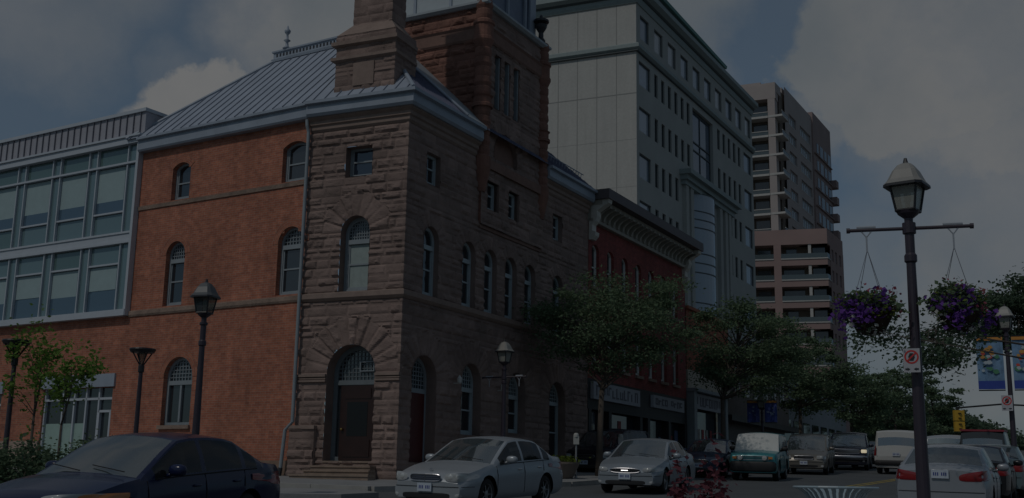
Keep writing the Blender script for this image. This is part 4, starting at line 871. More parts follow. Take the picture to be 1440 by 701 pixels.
# pavement along the street: from the corner round the front of the brick wing
curb = [RP(80, 3.9), RP(40, 3.9), RP(14, 3.95), RP(3, 4.0), S.at(-1.5, 3.9), S.at(3.5, 3.95), B.at(10, 3.8), B.at(30, 3.8)]
inner = [B.at(30, -1), B.at(0, -1), (R.at(.5, -1)), RP(80, -1)]
slab('pavement', inner+curb, .13, m_walk)
q = MB()
for a, c_ in zip(curb, curb[1:]):
    a, c_ = np.array(a), np.array(c_); d = c_-a; L = np.linalg.norm(d); d /= L; nn = np.array([-d[1], d[0]])
    if nn @ (np.array(Cx)-a) > 0: nn = -nn
    n_ = max(1, int(L/1.5))
    for k in range(n_):
        p0, p1 = a+d*L*k/n_, a+d*(L*(k+1)/n_-.012); c4 = [p0-nn*.02, p1-nn*.02, p1+nn*.14, p0+nn*.14]
        t4 = [(x, y, ground_z(x, y)+.138) for x, y in c4]; b4 = [(x, y, z-.3) for x, y, z in t4]
        q.face(t4)
        for i in range(4): q.face([b4[i], b4[(i+1) % 4], t4[(i+1) % 4], t4[i]])
o = q.build('kerb', m_kerb); o['kind'] = 'structure'
slab('traffic_island', [(-20, 21.5), (-3.6, 25.2), (-2.9, 26.2), (-3.4, 27.1), (-5, 27.5), (-20, 27.9)], .13, m_walk)
slab('pavement', [(9.6, 10), (13.0, 28.0), (17.0, 37.5), (60, 118), (110, 200), (140, 200), (90, 100), (30, 20), (25, 10)], .13, m_walk)
slab('pavement', [(-2, 4), (9, 4), (9.3, 11.5), (8, 12.8), (5.6, 13.6), (2.6, 12.4), (.5, 9)], .13, m_walk)
q = MB()      # lane line and stop bar, painted
def strip(p0, p1, w_, dz=.005, q=q):
    p0, p1 = np.array(p0), np.array(p1); d = p1-p0; L = np.linalg.norm(d); d /= L; nn = np.array([-d[1], d[0]])*w_/2; n_ = max(1, int(L/3))
    for k in range(n_):
        a, c_ = p0+d*L*k/n_, p0+d*L*(k+1)/n_; q.face([(*(p), ground_z(*p)+dz) for p in (a-nn, c_-nn, c_+nn, a+nn)])
strip((10.2, 36), (60, 128), .12); strip((10.5, 36), (60.3, 128), .12)
o = q.build('painted_lane_line', mat('worn yellow road paint', (.35, .26, .05), .8, var=.3, vscale=3)); o['kind'] = 'structure'

# ================================================================== trees and plants
def leaf_mesh(name, P, size, m, parent=None, flat=.0, rng=RNG, aspect=.55, flakes=None):
    n = len(P); d1 = rng.normal(size=(n, 3)); d1[:, 2] *= .45; d1 /= np.linalg.norm(d1, axis=1)[:, None]
    nn = rng.normal(size=(n, 3)); nn[:, 2] = np.abs(nn[:, 2])+flat; d2 = np.cross(d1, nn); d2 /= np.linalg.norm(d2, axis=1)[:, None]+1e-9
    s_ = (size*(.6+.8*rng.random(n)))[:, None]
    V = np.stack([P-d1*s_*.5, P+d2*s_*aspect*.5, P+d1*s_*.5, P-d2*s_*aspect*.5], 1).reshape(-1, 3)
    me = bpy.data.meshes.new(name); me.vertices.add(4*n); me.vertices.foreach_set('co', V.astype(np.float32).ravel())
    me.loops.add(4*n); me.loops.foreach_set('vertex_index', np.arange(4*n, dtype=np.int32)); me.polygons.add(n); me.polygons.foreach_set('loop_start', np.arange(0, 4*n, 4, dtype=np.int32)); me.polygons.foreach_set('loop_total', np.full(n, 4, np.int32))
    me.update(calc_edges=True); a = me.attributes.new('tint', 'FLOAT', 'FACE'); a.data.foreach_set('value', (.86+.28*rng.random(n)).astype(np.float32)); me.materials.append(m)
    o = bpy.data.objects.new(name, me); return link(o, parent)
def leaf_mat(name, col, trans=.35):
    m = mat(name, col, .75, var=.2, vscale=.8, tintattr=True, spec=.15); t = m.node_tree; b = t.nodes['Principled BSDF']; o = t.nodes['Material Output']
    tr = t.nodes.new('ShaderNodeBsdfTranslucent'); src = b.inputs['Base Color'].links[0].from_socket; t.links.new(src, tr.inputs[0])
    mi = t.nodes.new('ShaderNodeMixShader'); mi.inputs[0].default_value = trans; t.links.new(b.outputs[0], mi.inputs[1]); t.links.new(tr.outputs[0], mi.inputs[2]); t.links.new(mi.outputs[0], o.inputs[0]); return m
m_bark = mat('grey brown bark', (.085, .07, .058), .95, var=.25, vscale=5, bump=.6, bscale=18)
m_leaf = leaf_mat('honey locust leaf', (.125, .18, .105)); m_leafd = leaf_mat('dark summer leaf', (.08, .12, .075)); m_leafb = leaf_mat('bright young leaf', (.16, .27, .06), .45)
def tree(name, label, x, y, trunk_h, crown, nclump, nleaf, size, m=m_leaf, tr=.11, group=None, seed=1, lean=(0, 0), clump=(.78, .78, .30), hollow=.25, hub=False):
    """crown = (cx, cy, cz, rx, ry, rz) in world metres; trunk from the ground with limbs to every leaf clump"""
    rng = np.random.default_rng(seed); gz = ground_z(x, y)+.1; t = thing(name, label, 'tree', (x, y, gz), group)
    cx, cy, cz, rx, ry, rz = crown; C_ = []
    while len(C_) < nclump:
        p = rng.uniform(-1, 1, 3); r_ = np.linalg.norm(p)
        if r_ < 1 and r_ > hollow: C_.append((cx+p[0]*rx-x, cy+p[1]*ry-y, cz+p[2]*rz-gz))
    C_ = np.array(C_); q = MB(); fork = Vector((lean[0], lean[1], trunk_h))
    q.tube([(0, 0, -.2), (lean[0]*.3, lean[1]*.3, trunk_h*.4), fork], [tr*1.3, tr, tr*.8], 9)
    top = Vector((cx-x, cy-y, cz-gz+rz*.5)); q.tube([fork, fork.lerp(top, .5)+Vector((.1, .05, 0)), top], [tr*.8, tr*.5, tr*.12], 7)
    for c in C_:
        c = Vector(c); a = fork.lerp(top, max(0, min(.75, (c.z-fork.z)/max(.1, top.z-fork.z)-.35))) if not hub else top+Vector((rng.normal()*rx*.3, rng.normal()*.1, -rz*.5*rng.random())) ; mid = a.lerp(c, .55)+Vector((rng.normal()*.12, rng.normal()*.12, .12))
        q.tube([a, mid, c], [tr*.33, tr*.18, tr*.05], 5, cap=False)
    q.build('trunk', m_bark, t, smooth=True)
    k = rng.integers(0, nclump, nleaf); cl = np.array(clump)*(.55+.8*rng.random((nclump, 1))); P = C_[k]+rng.normal(size=(nleaf, 3))*cl[k]*.5
    leaf_mesh('crown', P, size, m, t, rng=rng); return t
def PXY(x, y, Y): d = pix_dir(x, y); d = d*(Y/d.y); return d.x, d.y, d.z
def crown_px(px, py, Y, hw, hh, ry=None):
    c = PXY(px, py, Y); k = Y/FPX; return (c[0], c[1], c[2], hw*k, ry or hw*k, hh*k)
g_ = 'street trees along the far pavement'
def T(label, px, Y, th, cp, ncl, nl, sz, seed, **k):
    x = PXY(px, 660, Y)[0]; return tree('street_tree', label, x, Y, th, crown_px(*cp), ncl, nl, sz, seed=seed, group=g_, **k)
T('nearest layered street tree, in front of the red brick shop block', 842, 39, 2.9, (872, 455, 39.5, 122, 74, 2.6), 66, 24000, .105, 11, lean=(.1, 0))
T('street tree in front of the orange brick shop, second from the stone building', 1018, 50, 3.0, (1046, 488, 50.5, 78, 70, 2.6), 62, 20000, .13, 12)
T('rounded street tree below the brown balconies of the apartment tower', 1128, 61, 3.0, (1122, 530, 61, 82, 52, 3), 56, 16000, .155, 13)
T('street tree behind the dark pickup truck, right of the apartment tower base', 1200, 76, 3.0, (1200, 556, 76, 62, 46, 3), 50, 13000, .19, 14)
T('far street tree behind the white van', 1262, 94, 3.0, (1256, 572, 94, 56, 50, 3.4), 46, 11000, .23, 15)
T('farthest street tree, beside the yellow traffic signal', 1318, 112, 3.0, (1308, 574, 112, 44, 54, 3.4), 40, 10000, .26, 16)
tree('street_tree', 'dark spreading tree reaching in from the right behind the hanging flower basket', PXY(1520, 600, 42)[0], 42, 3.4, crown_px(1445, 452, 42, 86, 54, 3), 60, 19000, .15, m=m_leafd, seed=21, tr=.10, hub=True, clump=(.7, .7, .3))
tree('street_tree', 'thin dark branches with small leaves drooping behind the tall lamp post with hanging baskets', PXY(1500, 600, 21)[0], 21, 3.1, crown_px(1322, 484, 21, 52, 34, 1.0), 26, 2300, .085, m=m_leafd, seed=22, tr=.035, hub=True, clump=(.5, .5, .25), hollow=0)
tree('street_tree', 'drooping twig end with scattered small leaves below the left flower basket', PXY(1470, 600, 17)[0], 17, 2.6, crown_px(1240, 480, 17, 48, 22, .6), 9, 230, .07, m=m_leafd, seed=25, tr=.02, hub=True, clump=(.4, .4, .2), hollow=0)
m_spar = .10
tree('sapling', 'bright green sapling beside the leftmost lamp post', PXY(42, 640, 26)[0], 26, 1.6, crown_px(50, 515, 26, 38, 72, .6), 18, 1100, .11, m=m_leafb, seed=31, tr=.035, clump=(.24, .24, .36), hollow=0, group='saplings on the left')
tree('sapling', 'bright green sapling in front of the glazed shopfront of the annexe', PXY(82, 640, 25)[0], 25, 1.4, crown_px(98, 520, 25, 40, 42, .6), 15, 950, .11, m=m_leafb, seed=32, tr=.03, clump=(.28, .24, .24), hollow=0, group='saplings on the left')
def shrub(label, x, y, rx, ry, rz, n, m, size, name='shrub', z0=0, seed=1, cat='shrub', group=None):
    rng = np.random.default_rng(seed); gz = ground_z(x, y)+z0; t = thing(name, label, cat, (x, y, gz), group)
    cs = rng.normal(size=(26, 3)); cs /= np.linalg.norm(cs, axis=1)[:, None]; cs[:, 2] = np.abs(cs[:, 2]); cs *= np.array([rx, ry, rz])*(.5+.5*rng.random((26, 1)))
    k = rng.integers(0, 26, n); P = cs[k]+rng.normal(size=(n, 3))*np.array([rx, ry, rz])*.14; P[:, 2] = np.maximum(P[:, 2], .02)
    q = MB()
    for c in cs: q.tube([(0, 0, 0), (c[0]*.5, c[1]*.5, c[2]*.6), tuple(c)], [.015, .01, .004], 4, cap=False)
    q.build('stems', m_bark, t); leaf_mesh('foliage', P, size, m, t, rng=rng); return t
for i, (px, Y, rx, rz) in enumerate(((-30, 23, .9, 1.1), (28, 22.5, .9, 1.05), (82, 23.5, .95, 1.15), (128, 25, .8, 1.0))):
    x = PXY(px, 660, Y)[0]; shrub(['dark green shrub to the left of the leftmost disc topped lamp post', 'dark green shrub at the foot of the leftmost lamp post', 'dark green shrub in front of the annexe shopfront, beside the sapling', 'low dark shrub just behind the bonnet of the navy sedan'][i], x, Y, rx, .7, rz, 4200, m_leaf, .085, z0=.1, seed=40+i, group='dark shrubs on the left')
m_redleaf = leaf_mat('purple red leaf', (.15, .05, .065), .3)
shrub('larger purple red leafed shrub, in front of the small dark blue car', PXY(1003, 680, 9.5)[0], 9.5, .21, .2, 1.42, 2600, m_redleaf, .06, z0=0, seed=51)
shrub('smaller purple red leafed shrub, in front of the rear wheel of the grey sedan', PXY(955, 690, 9.3)[0], 9.3, .17, .2, 1.14, 1200, m_redleaf, .06, z0=0, seed=52)
# wooded hill far off on the right
def wood():
    rng = np.random.default_rng(61); n = 60000; Yd = 235; P = []
    c = []
    for i in range(420):
        px = rng.uniform(1180, 1470); topy = np.interp(px, [1180, 1335, 1352, 1380, 1400, 1440, 1470], [585, 566, 575, 592, 601, 616, 624]); py = rng.uniform(topy+7, 650); Y = Yd+rng.uniform(-25, 25); c.append(PXY(px, py, Y)+(rng.uniform(.6, 1),))
    c = np.array(c); k = rng.integers(0, len(c), n); P = c[k, :3]+rng.normal(size=(n, 3))*np.array([1.3, 1.3, .85])*c[k, 3:4]
    o = leaf_mesh('far_wood', P, .8, m_leafd, None, rng=rng); o['kind'] = 'stuff'; tag(o, 'far wooded hillside sloping down to the right behind the parked cars', 'wood')
wood()

# ================================================================== lamps and street furniture
m_post = mat('dark purple brown painted post', (.038, .029, .042), .4, var=.12, vscale=6); m_black = mat('black painted metal', (.02, .02, .024), .4, var=.1)
m_lroof = mat('buff lantern roof', (.27, .26, .24), .5, var=.08); m_lglass = glass_mat('frosted lantern glass', (.42, .42, .38), .25, .5, alpha=.55); m_lclear = glass_mat('clear lantern glass', (.2, .2, .2), .1, .5, alpha=.2)
def lantern(px, topy, Y, H, s, label, roofm, glassm, arms=False, armyaw=-66, rot=20):
    x, y, zt = PXY(px, topy, Y); gz = ground_z(x, y)+.1; t = thing('lantern_street_lamp', label, 'street lamp', (x, y, gz), 'lantern street lamps'); h = zt-gz-.06*s; sa = 1.0; ar_ = .80 if arms == 'low' else 1.13*s
    q = MB(); q.lathe([(.16*s, 0), (.16*s, .10), (.12*s, .16), (.11*s, .4), (.125*s, .44), (.092*s, .5), (.085*s, .6), (.058*s, h-1.35*s)], 14); q.build('pole', m_post, t, smooth=False)
    q = MB(); q.lathe([(.058*s, h-1.35*s), (.08*s, h-1.33*s), (.08*s, h-1.25*s), (.06*s, h-1.22*s), (.06*s, h-.92*s), (.085*s, h-.9*s), (.085*s, h-.86*s), (.055*s, h-.84*s), (.055*s, h-.76*s), (.13*s, h-.70*s), (.15*s, h-.66*s)], 14); q.build('neck', m_post, t)
    a4 = rad(rot)
    def rect(r_, z): return [(r_*math.cos(a4+k*math.pi/2), r_*math.sin(a4+k*math.pi/2), z) for k in range(4)]
    zb, ze = h-.66*s, h-.30*s; rb, re = .17*s, .245*s
    q = MB(); lo, hi = rect(rb, zb), rect(re, ze)
    for k in range(4):
        q.tube([lo[k], hi[k]], .016*s, 5); q.tube([lo[k], lo[(k+1) % 4]], .02*s, 5); q.tube([hi[k], hi[(k+1) % 4]], .014*s, 5)
        m1 = tuple((lo[k][i]+lo[(k+1) % 4][i])/2 for i in range(3)); m2 = tuple((hi[k][i]+hi[(k+1) % 4][i])/2 for i in range(3))
    q.face(lo); q.build('lantern_frame', m_black, t)
    q = MB(); lo2, hi2 = rect(rb*.95, zb+.01), rect(re*.95, ze)
    for k in range(4): q.face([lo2[k], lo2[(k+1) % 4], hi2[(k+1) % 4], hi2[k]])
    q.build('lantern_glass', glassm, t)
    q = MB(); q.lathe([(.03*s, zb), (.035*s, zb+.12*s), (.05*s, zb+.14*s), (.045*s, zb+.26*s), (.01, zb+.3*s)], 8); q.build('bulb', mat('unlit lamp bulb', (.5, .5, .46), .3, var=0), t)
    q = MB(); rs = [(.36*s, ze-.045*s), (.355*s, ze-.01*s), (.29*s, ze+.05*s), (.21*s, ze+.18*s), (.13*s, ze+.26*s), (.05*s, ze+.29*s)]; rings = [rect(a, z) for a, z in rs]
    # rounded corners: eight sided
    def oct_(r_, z):
        R4 = rect(r_, z); o_ = []
        for k in range(4):
            p, n_, l_ = R4[k], R4[(k+1) % 4], R4[k-1]; o_ += [tuple(p[i]+(l_[i]-p[i])*.14 for i in range(3)), tuple(p[i]+(n_[i]-p[i])*.14 for i in range(3))]
        return o_
    rings = [oct_(a, z) for a, z in rs]
    for a, b2 in zip(rings[1:], rings[2:]):
        for k in range(8): q.face([a[k], a[(k+1) % 8], b2[(k+1) % 8], b2[k]])
    q.face(rings[-1]); q.build('lantern_roof', roofm, t)
    q = MB(); a, b2 = rings[0], rings[1]
    for k in range(8): q.face([a[k], a[(k+1) % 8], b2[(k+1) % 8], b2[k]])
    q.face(a[::-1]); q.tube([(0, 0, ze+.28*s), (0, 0, ze+.36*s)], [.04*s, .02*s], 8); q.build('roof_rim', m_black, t)
    if arms:
        d = Vector((math.sin(rad(armyaw)), math.cos(rad(armyaw)), 0)); za = h-ar_
        q = MB(); q.tube([d*(.76*s)+Vector((0, 0, za)), -d*(.76*s)+Vector((0, 0, za))], .024*s, 8)
        for sg in (1, -1): q.tube([d*(.74*s*sg)+Vector((0, 0, za)), d*(.785*s*sg)+Vector((0, 0, za))], .036*s, 8)
        q.tube([(0, 0, za-.07*s), (0, 0, za+.07*s)], .085*s, 12); q.build('cross_arm', m_post, t)
        for sg in (1, -1):
            q = MB(); c = d*(.535*s*sg); q.tube([c-d*.12*s+Vector((0, 0, za+.035*s)), c+d*.12*s+Vector((0, 0, za+.035*s))], .02*s, 6)
            q.tube([c-d*.09*s+Vector((0, 0, za+.02*s)), c+Vector((0, 0, za-.1*s)), c+d*.09*s+Vector((0, 0, za+.02*s))], .012*s, 5); q.tube([c+Vector((0, 0, za-.08*s)), c+Vector((0, 0, za-.3*s))], .012*s, 5); q.build('hanger', mat('pale blue grey bracket', (.35, .38, .42), .5, var=0), t)
    return t, h, (x, y, gz)
lampA, hA, pA = lantern(1273, 223, 13, 4, .9, 'tall lantern lamp post with cross arm and two hanging flower baskets', m_lroof, m_lglass, arms='low', armyaw=-74, rot=8)
lampB, hB_, pB = lantern(291, 393, 23.5, 4, 1.0, 'dark lantern lamp post in front of the orange brick wall', mat('dark grey lantern roof', (.08, .085, .09), .4, var=0), m_lclear, rot=30)
lampC, hC, pC_ = lantern(710, 478, 36, 4, 1.0, 'lantern lamp post with a cross arm in front of the shaded stone street wall', m_lroof, m_lglass, arms=True, armyaw=-62, rot=10)
lampD, hD, pD = lantern(1412, 428, 33, 4, 1.0, 'lantern lamp post with two colourful banners and a no stopping sign', m_lroof, m_lglass, rot=12)
lampE, hE, pE = lantern(1071, 553, 52, 3.6, .95, 'far lantern lamp post with two blue banners behind the teal jeep', m_lroof, m_lglass, rot=12)
# uplight style lamps
def disc_lamp(px, topy, Y, label):
    x, y, zt = PXY(px, topy, Y); gz = ground_z(x, y)+.1; h = zt-gz; t = thing('disc_street_lamp', label, 'street lamp', (x, y, gz), 'disc topped lamps')
    q = MB(); q.lathe([(.10, 0), (.10, .25), (.065, .3), (.05, h-.55)], 12); q.build('pole', m_post, t)
    q = MB(); q.lathe([(.05, h-.62), (.075, h-.6), (.075, h-.45), (.05, h-.42)], 12)
    for k in range(4): a = rad(45+90*k); q.tube([(.04*math.cos(a), .04*math.sin(a), h-.45), (.26*math.cos(a), .26*math.sin(a), h-.12)], .018, 6)
    q.build('yoke', m_black, t)
    q = MB(); q.lathe([(.12, h-.15), (.28, h-.13), (.32, h-.06), (.31, h-.03), (.05, h)], 24); q.build('disc_hood', m_black, t)
    q = MB(); q.lathe([(.05, h-.44), (.055, h-.3), (.1, h-.16), (.02, h-.15)], 12); q.build('lamp_glass', m_lclear, t)
disc_lamp(24, 477, 26, 'leftmost disc topped lamp post by the sapling'); disc_lamp(201, 489, 28, 'disc topped lamp post in front of the brick wing, right of the annexe shopfront')
# hanging baskets
m_purple = leaf_mat('purple petunia', (.15, .06, .30), .3); m_pink = leaf_mat('pink flower', (.32, .08, .12), .3); m_white = leaf_mat('pale flower', (.5, .5, .48), .3); m_lime = leaf_mat('trailing yellow green leaf', (.13, .17, .03), .35)
def basket(sg, label, seed, drop):
    d = Vector((math.sin(rad(-74)), math.cos(rad(-74)), 0)); c = Vector(pA)+d*(.48*sg); za = pA[2]+hA-.80-.26; drop = za-PXY(1230, 434 if sg > 0 else 432, 13)[2]; t = thing('hanging_flower_basket', label, 'flower basket', (c.x, c.y, za-drop), 'flower baskets on the lamp arm'); rng = np.random.default_rng(seed)
    q = MB(); q.lathe([(.05, -.30), (.15, -.27), (.23, -.12), (.26, .02), (.27, .03), (.24, .03), (.2, -.1)], 18); q.build('bowl', mat('dark brown coco bowl', (.035, .018, .015), .95, var=.3, vscale=14, bump=.6), t)
    q = MB()
    for k in range(4): a = rad(20+90*k); q.tube([(.25*math.cos(a), .25*math.sin(a), .02), (0, 0, drop+.02)], .0035, 4)
    q.build('chain', mat('grey chain wire', (.2, .2, .22), .5, metal=.6, var=0), t)
    lump = rng.normal(size=(22, 3)); lump /= np.linalg.norm(lump, axis=1)[:, None]; lump *= np.array([.27, .27, .17])*(.65+.5*rng.random((22, 1))); lump[:, 2] += .02
    def blobp(n, r_, zr, lo=-.3):
        c_ = lump[rng.integers(0, len(lump), n)]; v = c_*r_/.30+rng.normal(size=(n, 3))*np.array([.075, .075, .055]); return v[(v[:, 2] > lo)]
    P = blobp(2300, .30, .6, -.14); keep = ~((P[:, 1] < -.05) & (abs(P[:, 0]-.05) < .14) & (P[:, 2] < .0)) if sg > 0 else np.ones(len(P), bool)
    leaf_mesh('foliage', P[keep], .055, m_leaf, t, rng=rng, aspect=.7)
    Q = blobp(700, .33, .5, -.2); leaf_mesh('trailing_leaves', Q[: len(Q)], .045, m_lime, t, rng=rng)
    def cl(cs, n, sp): cs = np.array(cs); cs = cs*.88; k = rng.integers(0, len(cs), n); return cs[k]+rng.normal(size=(n, 3))*sp
    pc = [(-.36, -.05, .02), (-.4, -.05, -.14), (-.25, -.2, .02), (-.08, -.33, -.02), (-.2, -.3, -.12), (.05, -.3, .08)] if sg > 0 else [(-.2, -.28, 0), (-.05, -.33, -.05), (-.3, -.15, .02), (-.12, -.32, -.18), (-.02, -.35, .1), (.28, -.2, -.2)]
    leaf_mesh('purple_flowers', cl(pc, 330, .06), .055, m_purple, t, rng=rng, aspect=.9)
    leaf_mesh('pink_flowers', cl([(.2, -.27, -.02), (-.1, -.1, .24), (.3, -.1, .2), (.0, -.3, .16)], 60, .05), .045, m_pink, t, rng=rng, aspect=.9)
    leaf_mesh('pale_flowers', cl([(-.3, -.2, -.16), (.1, -.2, -.33), (0, -.25, -.3)], 50, .05), .045, m_white, t, rng=rng, aspect=.9)
    hp = np.stack([rng.uniform(-.28, .28, 260), rng.uniform(-.25, .1, 260), -.2-.22*rng.random(260)**1.5], 1); leaf_mesh('trailing_leaves', hp, .05, m_leafd, t, rng=rng)
basket(1, 'hanging basket of purple petunias under the left arm of the tall lamp post', 71, .46); basket(-1, 'hanging basket of purple and yellow green plants under the right arm of the lamp', 72, .42)
# no stopping signs
def nostop(F, u, z0, s, label, w_=.0):
    p = F.P(u, z0, w_); t = thing('no_stopping_sign', label, 'road sign', p, 'no stopping signs'); Fr = Frame((0, 0), 0); Fr.d = F.d; Fr.n = F.n
    q = MB(); q.fbox(Fr, -.15*s, .15*s, 0, .45*s, 0, .012); q.build('plate', mat('white sign enamel', (.42, .42, .45), .45, var=.05), t)
    q = MB(); n_ = 24; c0 = .29*s
    for k in range(n_):
        a0, a1 = 2*math.pi*k/n_, 2*math.pi*(k+1)/n_
        q.face([Fr.P(r_*s*math.cos(a), c0+r_*s*math.sin(a), .015) for r_, a in ((.10, a0), (.13, a0), (.13, a1), (.10, a1))])
    q.face([Fr.P(x*s, c0+z*s, .019) for x, z in ((-.085, .065), (-.065, .085), (.085, -.065), (.065, -.085))]); q.build('red_ring', mat('sign red', (.50, .03, .03), .5, var=.05), t)
    q = MB(); q.face([Fr.P(x*s, c0+z*s, .017) for x, z in ((-.03, -.07), (.03, -.07), (.06, .0), (.03, .07), (-.03, .07), (-.06, .0))]); 
    for sx in (-1, 1): q.face([Fr.P(x*s*sx, z*s, .016) for x, z in ((.03, .06), (.08, .03), (.08, .09))]); q.face([Fr.P(x*s*sx, z*s, .016) for x, z in ((.08, .045), (.12, .045), (.12, .075), (.08, .075))])
    q.build('black_symbol', m_black, t); return t
def facing(px, py, Y, yaw=-75): x, y, z = PXY(px, py, Y); return Frame((x, y), yaw, 1), z
F1, z1 = facing(1283, 524, 12.86, -68); nostop(F1, 0, z1, .6, 'white no stopping sign with a red ring on the tall lamp post with baskets')
F1, z1 = facing(1417, 578, 32.8, -66); nostop(F1, 0, z1, .98, 'white no stopping sign with a red ring below the banners on the right')
# banners
def banner(px0, px1, pt, pb, Y, yaw, label, cols_, grp):
    x0, y0, zt = PXY(px0, pt, Y); zb = PXY(px0, pb, Y)[2]; w_ = (px1-px0)/FPX*Y; t = thing('street_banner', label, 'banner', (x0, y0, zb), grp); Fr = Frame((0, 0), yaw, 1); h = zt-zb
    q = MB(); nx = 6
    for k in range(nx): a, c_ = -w_*k/nx, -w_*(k+1)/nx; wa, wc = .03*math.sin(k*1.2), .03*math.sin((k+1)*1.2); q.face([Fr.P(a, 0, wa), Fr.P(c_, 0, wc), Fr.P(c_, h, wc*.3), Fr.P(a, h, wa*.3)])
    q.build('cloth', mat(cols_[0], cols_[1], .8, var=.35, vscale=2.2), t)
    q = MB(); q.fbox(Fr, -w_, 0, h*.93, h, .03, .04); q.build('top_stripe', mat('orange banner stripe', (.55, .24, .05), .8, var=.1), t)
    q = MB(); q.fbox(Fr, -w_, 0, 0, h*.16, .032, .042); q.build('bottom_stripe', mat('deep blue banner stripe', (.03, .07, .32), .8, var=.1), t)
    q = MB(); q.tube([Fr.P(-w_, h+.03, 0), Fr.P(.1, h+.03, 0)], .02, 6); q.tube([Fr.P(-w_, -.03, 0), Fr.P(.1, -.03, 0)], .02, 6); q.build('rod', m_black, t)
    rr = random.Random(int(px0)); 
    for nm, c in (('red banner pattern', (.5, .07, .05)), ('green banner pattern', (.07, .22, .12)), ('pale banner pattern', (.4, .46, .5)), ('orange banner pattern', (.5, .25, .06))):
        q = MB()
        for k in range(5):
            cx_, cz_ = -w_*rr.uniform(.15, .85), h*rr.uniform(.24, .85); r_ = w_*rr.uniform(.05, .13); n_ = 9; w2 = .045+.002*rr.random()+.004*('red', 'gre', 'pal', 'ora').index(nm[:3])
            q.face([Fr.P(cx_+r_*(1+.3*math.sin(3*i))*math.cos(2*math.pi*i/n_), cz_+r_*.8*math.sin(2*math.pi*i/n_), w2) for i in range(n_)])
        q.build('printed_shapes', mat(nm, c, .8, var=.2), t)
# ^ banners hang from the lamp pole on both sides, facing the camera
def banner2(cx, cy, side, zt, zb, w_, label, cloth, grp, yaw=-68, small=False):
    Fr = Frame((cx, cy), yaw, 1); u0, u1 = (.12, .12+w_) if side > 0 else (-.12-w_, -.12); t = thing('street_banner', label, 'banner', (cx, cy, zb), grp); F0 = Frame((0, 0), yaw, 1); h = zt-zb
    q = MB(); nx = 8
    for k in range(nx):
        a, c_ = u0+w_*k/nx, u0+w_*(k+1)/nx; wa, wc = .03*math.sin(k*1.1), .03*math.sin((k+1)*1.1)
        q.face([F0.P(a, 0, wa), F0.P(c_, 0, wc), F0.P(c_, h, wc*.2), F0.P(a, h, wa*.2)])
    q.build('cloth', cloth, t)
    q = MB(); q.fbox(F0, u0, u1, h*(.94 if not small else .9), h, .035, .045); q.build('top_stripe', mat('orange banner stripe', (.55, .24, .05), .8, var=.1), t)
    q = MB(); q.tube([F0.P(u0, h+.03, 0), F0.P(u1, h+.03, 0)], .018, 6); q.tube([F0.P(u0, -.03, 0), F0.P(u1, -.03, 0)], .018, 6); q.build('rod', m_black, t)
    if not small: q = MB(); q.fbox(F0, u0, u1, 0, h*.16, .036, .046); q.build('bottom_stripe', mat('deep blue banner stripe', (.03, .06, .30), .8, var=.1), t)
    rr = random.Random(int(cx*7)+side)
    for i_, (nm, c) in enumerate((('red banner pattern', (.5, .07, .05)), ('green banner pattern', (.07, .22, .12)), ('pale banner pattern', (.4, .46, .5)), ('orange banner pattern', (.5, .25, .06))) if not small else (('pale blue pattern', (.25, .32, .5)),)):
        q = MB()
        for k in range(5):
            cx_, cz_ = u0+w_*rr.uniform(.15, .85), h*rr.uniform(.26, .84); r_ = w_*rr.uniform(.05, .14); n_ = 9; w2 = .05+.003*i_+.0005*k
            q.face([F0.P(cx_+r_*(1+.3*math.sin(3*i))*math.cos(2*math.pi*i/n_), cz_+r_*.8*math.sin(2*math.pi*i/n_), w2) for i in range(n_)])
        q.build('printed_shapes', mat(nm, c, .8, var=.2), t)
m_sky = mat('sky blue banner cloth', (.15, .26, .40), .8, var=.4, vscale=2.5)
zt = PXY(1395, 474, 33)[2]; zb = PXY(1395, 547, 33)[2]
banner2(pD[0], pD[1], 1, zt, zb, .72, 'blue printed banner with orange top stripe, between the flower basket and its lamp post', m_sky, 'banners on the right lamp post')
banner2(pD[0], pD[1], -1, zt, zb, .72, 'rightmost blue printed banner with orange top stripe, next to its lamp post', m_sky, 'banners on the right lamp post')
zt = PXY(1071, 564, 52)[2]; zb = PXY(1071, 594, 52)[2]; m_navy = mat('navy banner cloth', (.05, .08, .28), .8, var=.4, vscale=3)
banner2(pE[0], pE[1], 1, zt, zb, .55, 'left one of two small dark blue banners behind the teal jeep', m_navy, 'blue banners down the street', small=True)
banner2(pE[0], pE[1], -1, zt, zb, .55, 'right one of two small dark blue banners behind the teal jeep', m_navy, 'blue banners down the street', small=True)
# traffic signal
x, y, z = PXY(1350, 607, 78); gz = ground_z(x, y); t = thing('traffic_signal', 'yellow traffic signal hanging over the far end of the street', 'traffic signal', (x, y, gz)); h0 = z-gz; k_ = 78/FPX
m_yel = mat('signal yellow paint', (.55, .33, .03), .5, var=.08)
q = MB(); q.box(-.34, .34, -.1, .2, h0+.72, h0+1.42); q.build('housing', m_yel, t); q = MB(); q.box(-.33, .33, -.1, .2, h0, h0+.66); q.build('housing', m_yel, t)
q = MB()
for zz in (.18, .5, .9, 1.22): q.lathe([(.11, zz+h0-.02), (.11, zz+h0+.02)], 10, (0, -.14, 0))
q.box(-.05, .05, .2, .3, h0+.2, h0+1.7); q.tube([(0, .25, h0+1.6), (3, .3, h0+1.9), (6.5, .3, h0+1.8)], .06, 6); q.tube([(6.5, .3, 0), (6.5, .3, h0+2.2)], .11, 8); q.build('mast_arm', m_black, t)
